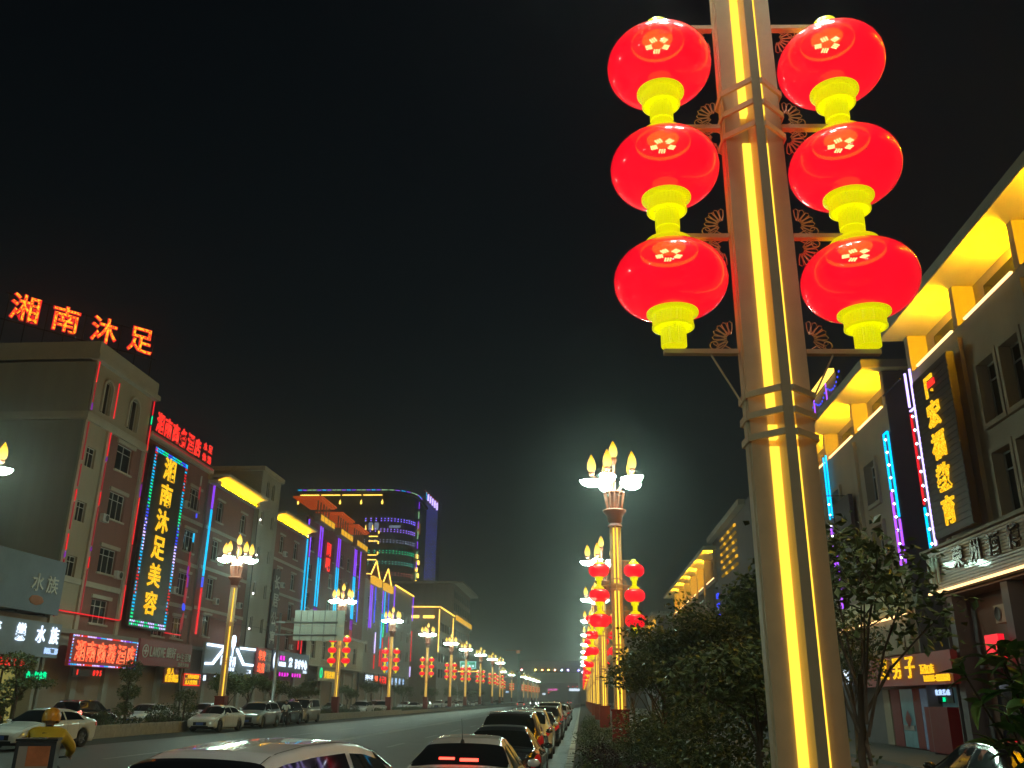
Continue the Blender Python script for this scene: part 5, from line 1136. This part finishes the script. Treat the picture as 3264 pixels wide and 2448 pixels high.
for i, (y, r) in enumerate(((45.5,.45),(51.5,.62),(53.3,.6),(56.2,.5),(87,.5),(90.5,.45),(93,.5),(98,.5))):
    bush('rounded dark shrub in the left planter, %s' % ['nearest to the camera','left of the grille-faced white sedan','touching the white sedan bonnet','behind the white sedan','between minivan and second lantern lamp','at the second lantern lamp base','just past the second lantern lamp base','left of the paired white off-roaders'][i], -24.0, y, .45, r, M_leaf2, int(2600*r*r), .09, group=GC)
gl = leaf_cloud('hedge', [((-24.6, y, .6), (1.1,.8,.28)) for y in [41+1.1*i for i in range(90)]], 14000, .13, M_leaf2, None, .3); tag(gl, 'low dark hedge running along the left planter', 'hedge', kind='stuff')

# ------------------------------------------------------------------ road furniture
t = thing('road_sign', 'large grey road sign seen from the back on a single steel pole', 'road sign', (0, 70, 0))
MB().tube([(-23.6,0,.3),(-23.6,0,8.2)], .13, 10, .10).build('pole', M_steel, t)
for z in (7.5, 6.55): MB().tube([(-23.8,0,z),(-19.0,0,z)], .06, 8).build('arm', M_steel, t)
M_signback = pri('sign_back', (.50,.54,.50), .35, .3, .1, 1)
for i in range(4):
    for j, (a, b) in enumerate(((6.13,7.23),(7.25,8.42))):
        x0 = -22.5+1.01*i; MB().box(x0+.01, x0+1.0, .12, .16, a, b).build('back_panel', M_signback, t)
for i in range(4): MB().box(-22.0+.95*i, -21.94+.95*i, .04, .115, 6.1, 8.45).build('rib', M_steel, t)
for z in (6.55, 7.5): MB().box(-23.9,-23.2,-.16,.16,z-.06,z+.06).build('clamp', M_steel, t)
t = thing('highway_sign', 'small bright green-framed white highway sign between the far left lamps', 'road sign', (0, 205, 0))
MB().box(-27.0,-23.3,0,.15,8.2,9.9).build('board', pri('green_board',(.02,.16,.10),.5,emit=(.05,.5,.35),es=.5), t); MB().box(-26.9,-23.4,-.05,-.01,8.3,9.8).build('edge', emi('sign_edge',(.45,.9,.9),1.0), t); MB().box(-26.75,-23.55,-.09,-.055,8.42,9.68).build('face', pri('green_face',(.02,.2,.12),.5,emit=(.05,.5,.3),es=.6), t)
for ch, x in zip('湘南加油', (-26.2,-25.5,-24.8,-24.1)): letters(t, ch, x-.33, x+.33, 8.85, .5, M_white, -.12)
MB().lathe([(0,-.2),(.2,0),(0,.2)],8).build('logo', M_green, t, (-25.1,-.15,9.4)); MB().tube([(-27.4,.1,0),(-27.4,.1,9.2),(-23.3,.1,9.2)], .1, 6).build('pole', M_steel, t)
hstrip(t, -27.4,-23.0,-.1,7.7, M_ledfar, .15, 'light_strip')
t = thing('tower_crane', 'far tower crane with a green-lit mast and short orange cab', 'crane', (0, 560, 0))
mb = MB(); 
for sx in (-.35,.35): mb.box(-37.6+sx-.08,-37.6+sx+.08,-.1,.1,6,28.5)
mb.build('mast', M_steel, t); mb = MB()
for k in range(32): mb.box(-37.85,-37.35,-.2,-.1,10+k*.58,10.25+k*.58)
mb.build('mast_lights', emi('green_mast_led',(.0,.55,.28),.55), t)['kind'] = 'stuff'
MB().box(-45.7,-35.8,-.2,.2,29.9,30.3).build('jib', M_gold, t) if 0 else MB().box(-45.7,-35.8,-.2,.2,29.9,30.3).build('jib', pri('orange_jib',(.5,.2,.08),.6,emit=(.8,.3,.1),es=.2), t)
MB().box(-39.3,-37.0,-.3,.3,28.4,29.85).build('cab', pri('orange_cab',(.6,.25,.1),.6,emit=(1,.4,.15),es=.35), t)
t = thing('billboard_bridge', 'far overpass with a row of coloured spotlights washing its long sign', 'bridge', (0, 600, 0))
MB().box(-42,4,0,6,18.6,19.6).build('deck', M_rdark, t); MB().box(-40,3,1,1.4,19.6,26).build('sign_panel', pri('dusky_panel',(.10,.08,.10),.6,0,.3,.2), t)
MB().box(-39,-34,0,5,0,18.6).build('pier', M_rdark, t); MB().box(-1,3,0,5,0,18.6).build('pier', M_rdark, t)
for k, (x, c_) in enumerate(zip((-38.5,-29.5,-25,-21,-16.8,-12.4,-8.3,-1.5),((1,.35,.3),(1,.7,.1),(1,.4,.1),(1,.75,.1),(1,.45,.2),(.5,.8,1),(.5,.3,1),(.25,.2,1)))):
    MB().lathe([(0,-.5),(.5,0),(0,.5)],8).build('spotlight', emi('spot_%d'%k, c_, 30, True), t, (x, .2, 20.0))
MB().lathe([(0,-.5),(.6,0),(0,.5)],8).build('floodlight', M_white, t, (-40,-.3,18.6)); MB().lathe([(0,-.6),(.9,0),(0,.6)],8).build('floodlight', M_ptb, t, (1.2,-.3,18.8))
def signal(x, y, z, label, arm=True):
    t = thing('traffic_light', label, 'traffic light', (x, y, 0), 0, 'red traffic lights at the far junction')
    MB().box(-.25,.25,0,.25,z-.9,z+.35).build('housing', M_dark, t); MB().lathe([(0,0),(.26,0),(.24,.05),(0,.08)],12).build('red_lens', emi('red_signal',(1,.05,.06),3), t, (0,-.02,z)).rotation_euler = (pi/2,0,0)
    MB().tube([(0,.3,0),(0,.3,z)], .1, 6).build('pole', M_steel, t)
signal(-7.0, 520, 9.0, 'leftmost red light of the three high at the far junction'); signal(-4.6, 520, 9.0, 'middle red light of the three high at the far junction'); signal(-2.2, 520, 9.0, 'rightmost red light of the three high at the far junction'); signal(-14.6, 420, 4.9, 'lone low red light left of the three high ones')
t = thing('bus_sign', 'small bright white lit sign far down the street under the red signals', 'sign', (0, 520, 0)); MB().box(-6.6,-.9,0,.2,6.6,7.9).build('face', M_white, t); MB().box(-7.5,0,.25,.6,0,8.2).build('housing', M_sblue, t)
t = thing('shop_sign', 'small pink lit sign far down the street left of the white one', 'sign', (0, 520, 0)); MB().box(-18.6,-13.0,0,.2,6.6,7.9).build('board', pri('pink_board',(.4,.05,.12),.5,emit=(1,.08,.3),es=.3), t); letters(t, '心连心超市', -18.4,-13.2,7.25,.9,M_magenta,-.1)
t = thing('far_building', 'low dark far buildings closing the end of the street', 'building', (0, 640, 0)); MB().box(-80,-44,0,20,0,16).box(-30,-2,10,30,0,13).box(4,40,0,20,0,17).build('wall', M_rdark, t)['kind'] = 'stuff'
for x, z, m in ((-60,9,M_ambdim),(-52,6,M_bluew),(-27,5,M_white),(-22,7,M_ambdim),(8,6,M_bluew),(-70,5,M_redled)): MB().box(x, x+2.2, -.2 if x < -40 or x > 3 else 9.8, 0 if x < -40 or x > 3 else 9.95, z, z+1.2).build('lit_window', m, t)
t = thing('wall_clock_tower', 'violet-lit round emblem above the far left lamps', 'sign', (-36, 262, 0)); MB().box(0,2.2,0,1,8,17.3).build('pylon', M_rdark, t); MB().box(.1,2.1,-.2,-.02,14.6,17.2).build('emblem', M_blue, t)

# ------------------------------------------------------------------ people
def skin_mesh(name, nodes, edges, mat, parent, sub=2):
    me = bpy.data.meshes.new(name); me.from_pydata([n[0] for n in nodes], edges, []); o = bpy.data.objects.new(name, me); COL.objects.link(o)
    sk = o.modifiers.new('s', 'SKIN'); sk.use_smooth_shade = True
    for i, n in enumerate(nodes):
        r = n[1]; r = r if isinstance(r, tuple) else (r, r); me.skin_vertices[0].data[i].radius = r
    me.skin_vertices[0].data[0].use_root = True
    ss = o.modifiers.new('u', 'SUBSURF'); ss.levels = sub; ss.render_levels = sub
    dg = bpy.context.evaluated_depsgraph_get(); dg.update(); m2 = bpy.data.meshes.new_from_object(o.evaluated_get(dg)); bpy.data.objects.remove(o)
    m2.materials.clear(); return place(name, m2, mat, parent)
M_skin = pri('skin', (.38,.22,.15), .5); M_hair = pri('black_hair', (.012,.01,.01), .6); M_shirt = pri('white_shirt', (.55,.56,.55), .8, 0, .1, 8, .3, 30); M_trous = pri('dark_trousers', (.03,.03,.04), .85, 0, .2, 8)
M_yjack = pri('yellow_jacket', (.55,.38,.02), .6, 0, .12, 6, .4, 18); M_helm = pri('orange_helmet', (.65,.30,.03), .3, coat=.4); M_scoot = pri('scooter_plastic', (.02,.02,.025), .35, coat=.3)
def head(parent, c, facing, hair=True, r=.105, helmet=None):
    g = Vector(c)
    h = MB().lathe([(0,-.125),(.045,-.118),(.066,-.08),(.078,-.03),(.080,.03),(.074,.08),(.045,.118),(0,.128)], 16, sy=1.18).build('head', M_skin, parent, g)
    f = MB(); f.lathe([(0,-.03),(.014,-.018),(.010,.02),(0,.03)],6,(0,.098,-.005)); f.lathe([(0,-.02),(.012,-.01),(.012,.01),(0,.02)],6,(.083,0,-.01)); f.lathe([(0,-.02),(.012,-.01),(.012,.01),(0,.02)],6,(-.083,0,-.01)); f.build('nose_and_ears', M_skin, h)
    e = MB()
    for sx in (-1,1): e.lathe([(0,-.008),(.010,0),(0,.008)],6,(sx*.032,.086,.02))
    e.build('eyes', M_hair, h); MB().box(-.024,.024,.083,.092,-.062,-.055).build('mouth', pri('lip',(.25,.08,.07),.5), h)
    if hair: MB().lathe([(.086,-.01),(.092,.03),(.086,.09),(.055,.13),(0,.142)], 16, (0,-.012,.0), sy=1.15).build('hair', M_hair, h)
    if helmet:
        MB().lathe([(.128,-.05),(.138,0),(.135,.06),(.108,.125),(.06,.158),(0,.168)], 18, sy=1.15).build('helmet', helmet, h)
        MB().box(-.09,.09,.12,.21,.0,.012).build('visor', M_scoot, h)
    h.rotation_euler = (facing[1], 0, facing[0]); return h
def hand(parent, c, d, mat=None):
    """palm with four curled fingers and a thumb"""
    c = Vector(c); d = Vector(d).normalized(); s = d.cross(Vector((0,0,1))).normalized(); u = s.cross(d)
    mb = MB(); mb.tube([c, c+d*.05, c+d*.09], .032, 8, .036)
    for i, l in enumerate((.062,.072,.068,.052)):
        b = c + d*.085 + s*(-.03+.02*i); mb.tube([b, b+d*l*.45-u*.008, b+d*l*.75-u*.035, b+d*l*.6-u*.06], .0095, 6, .007)
    b = c + d*.03 - s*.034; mb.tube([b, b-s*.025+d*.03, b-s*.02+d*.06-u*.02], .011, 6, .008)
    mb.build('hand', mat or M_skin, parent)
# walker
w = thing('person', 'person in a white shirt and dark trousers walking beside the silver off-roader', 'person', (-20.35, 63.4, 0), pi)
skin_mesh('body', [((0,0,.95),(.15,.11)),((0,0,1.12),(.135,.10)),((0,.01,1.32),(.17,.11)),((0,0,1.45),(.09,.07)),((0,.01,1.53),.05),
   ((.20,0,1.41),.055),((.27,.03,1.16),.045),((.17,.20,1.06),.034),((-.20,0,1.41),.055),((-.27,.03,1.16),.045),((-.16,.20,1.08),.034),
   ((.095,0,.86),.085),((.11,.10,.50),.058),((.10,-.02,.10),.038),((.10,.10,.045),(.04,.03)),((-.095,0,.86),.085),((-.11,-.06,.50),.058),((-.10,-.22,.12),.038),((-.10,-.12,.045),(.04,.03))],
   [(0,1),(1,2),(2,3),(3,4),(2,5),(5,6),(6,7),(2,8),(8,9),(9,10),(0,11),(11,12),(12,13),(13,14),(0,15),(15,16),(16,17),(17,18)], M_trous, w)
skin_mesh('shirt', [((0,0,.93),(.165,.125)),((0,0,1.12),(.155,.12)),((0,.01,1.32),(.185,.125)),((0,0,1.46),(.085,.075)),((.21,0,1.41),.07),((.28,.03,1.17),.062),((-.21,0,1.41),.07),((-.28,.03,1.17),.062)],
   [(0,1),(1,2),(2,3),(2,4),(4,5),(2,6),(6,7)], M_shirt, w)
head(w, (0,.02,1.64), (0,-.25)); hand(w, (.17,.20,1.06), (-.4,.9,0)); hand(w, (-.16,.20,1.08), (.4,.9,0))
MB().box(-.06,.06,.29,.30,1.02,1.14).build('phone', M_scoot, w)
# scooter and rider, seen from behind
SX, SY = -8.38, 14.3
sc = thing('delivery_scooter', 'delivery scooter at the lower left with a dark box bearing an orange panel', 'scooter', (SX, SY, 0), .40)
for y in (-.62, .66):
    tt = MB()
    for i in range(1): tt.cylx((0,0,0), .235, .10, 24)
    wl = tt.build('wheel', M_tyre, sc, (0,y,.235)); MB().cylx((0,0,0), .13, .12, 16).build('rim', M_rim, wl)
MB().add([(-.13,-.75,.55),(.13,-.75,.55),(.16,-.2,.45),(-.16,-.2,.45),(-.14,-.75,.80),(.14,-.75,.80),(.15,-.05,.76),(-.15,-.05,.76)],[(3,2,1,0),(4,5,6,7),(0,1,5,4),(1,2,6,5),(2,3,7,6),(3,0,4,7)]).build('rear_body', M_scoot, sc)
MB().box(-.15,.15,-.15,.38,.26,.32).build('footboard', M_scoot, sc); MB().tube([(0,.36,.3),(0,.50,.75),(0,.46,1.02)], .09, 8, .05).build('leg_shield', M_scoot, sc)
MB().tube([(0,.66,.235),(0,.52,.7),(0,.46,1.02)], .03, 6).build('fork', M_dark, sc); MB().tube([(-.33,.34,1.05),(-.1,.46,1.03),(.1,.46,1.03),(.33,.34,1.05)], .016, 6).build('handlebar', M_dark, sc)
for sx in (-1,1):
    MB().tube([(sx*.24,.40,1.05),(sx*.36,.40,1.24)], .006, 4).lathe([(0,-.05),(.05,-.03),(.05,.03),(0,.05)],8,(sx*.37,.40,1.27),sy=.3).build('mirror', M_dark, sc)
MB().box(-.15,.15,-.6,.05,.80,.86).build('seat', M_scoot, sc); MB().box(-.07,.07,-.775,-.752,.60,.70).build('tail_light', emi('scooter_tail',(1,.08,.5),1.8), sc); MB().box(-.06,.06,-.775,-.752,.72,.76).build('tail_reflector', emi('scooter_tail_violet',(.25,.1,1),1.5), sc)
bx_ = MB().box(-.27,.27,-1.02,-.52,.90,1.33).build('delivery_box', M_scoot, sc); MB().box(-.28,.28,-1.03,-.51,1.335,1.37).build('box_lid', M_dark, bx_)
MB().box(-.22,.20,-1.032,-1.022,.96,1.27).build('box_panel', pri('pale_panel',(.35,.30,.26),.7), bx_); MB().box(-.10,.20,-1.040,-1.034,1.0,1.27).build('box_print', pri('orange_print',(.5,.16,.06),.7,0,.3,6), bx_)
rd = thing('person', 'rider in a yellow jacket and orange helmet hunched over the delivery scooter', 'person', (SX, SY, 0), .40)
skin_mesh('body', [((0,-.28,.93),(.16,.13)),((0,-.24,1.12),(.15,.12)),((0,-.12,1.34),(.17,.13)),((0,-.02,1.46),(.08,.07)),((0,.03,1.53),.055),
   ((.21,-.08,1.40),.06),((.34,.10,1.18),.048),((.30,.32,1.07),.034),((-.21,-.08,1.40),.06),((-.34,.10,1.18),.048),((-.30,.32,1.07),.034),
   ((.11,-.18,.92),.09),((.19,.22,.86),.068),((.15,.18,.42),.045),((.15,.30,.36),(.045,.03)),((-.11,-.18,.92),.09),((-.19,.22,.86),.068),((-.15,.18,.42),.045),((-.15,.30,.36),(.045,.03))],
   [(0,1),(1,2),(2,3),(3,4),(2,5),(5,6),(6,7),(2,8),(8,9),(9,10),(0,11),(11,12),(12,13),(13,14),(0,15),(15,16),(16,17),(17,18)], M_trous, rd)
skin_mesh('jacket', [((0,-.30,.92),(.20,.165)),((0,-.26,1.12),(.20,.16)),((0,-.13,1.35),(.215,.165)),((0,-.01,1.46),(.10,.09)),((.23,-.09,1.39),.095),((.37,.08,1.19),.08),((.31,.28,1.08),.055),((-.23,-.09,1.39),.095),((-.37,.08,1.19),.08),((-.31,.28,1.08),.055)],
   [(0,1),(1,2),(2,3),(2,4),(4,5),(5,6),(2,7),(7,8),(8,9)], M_yjack, rd)
head(rd, (0,.06,1.62), (0,-.2), False, helmet=M_helm); hand(rd, (.30,.30,1.07), (.1,1,-.1)); hand(rd, (-.30,.30,1.07), (-.1,1,-.1))
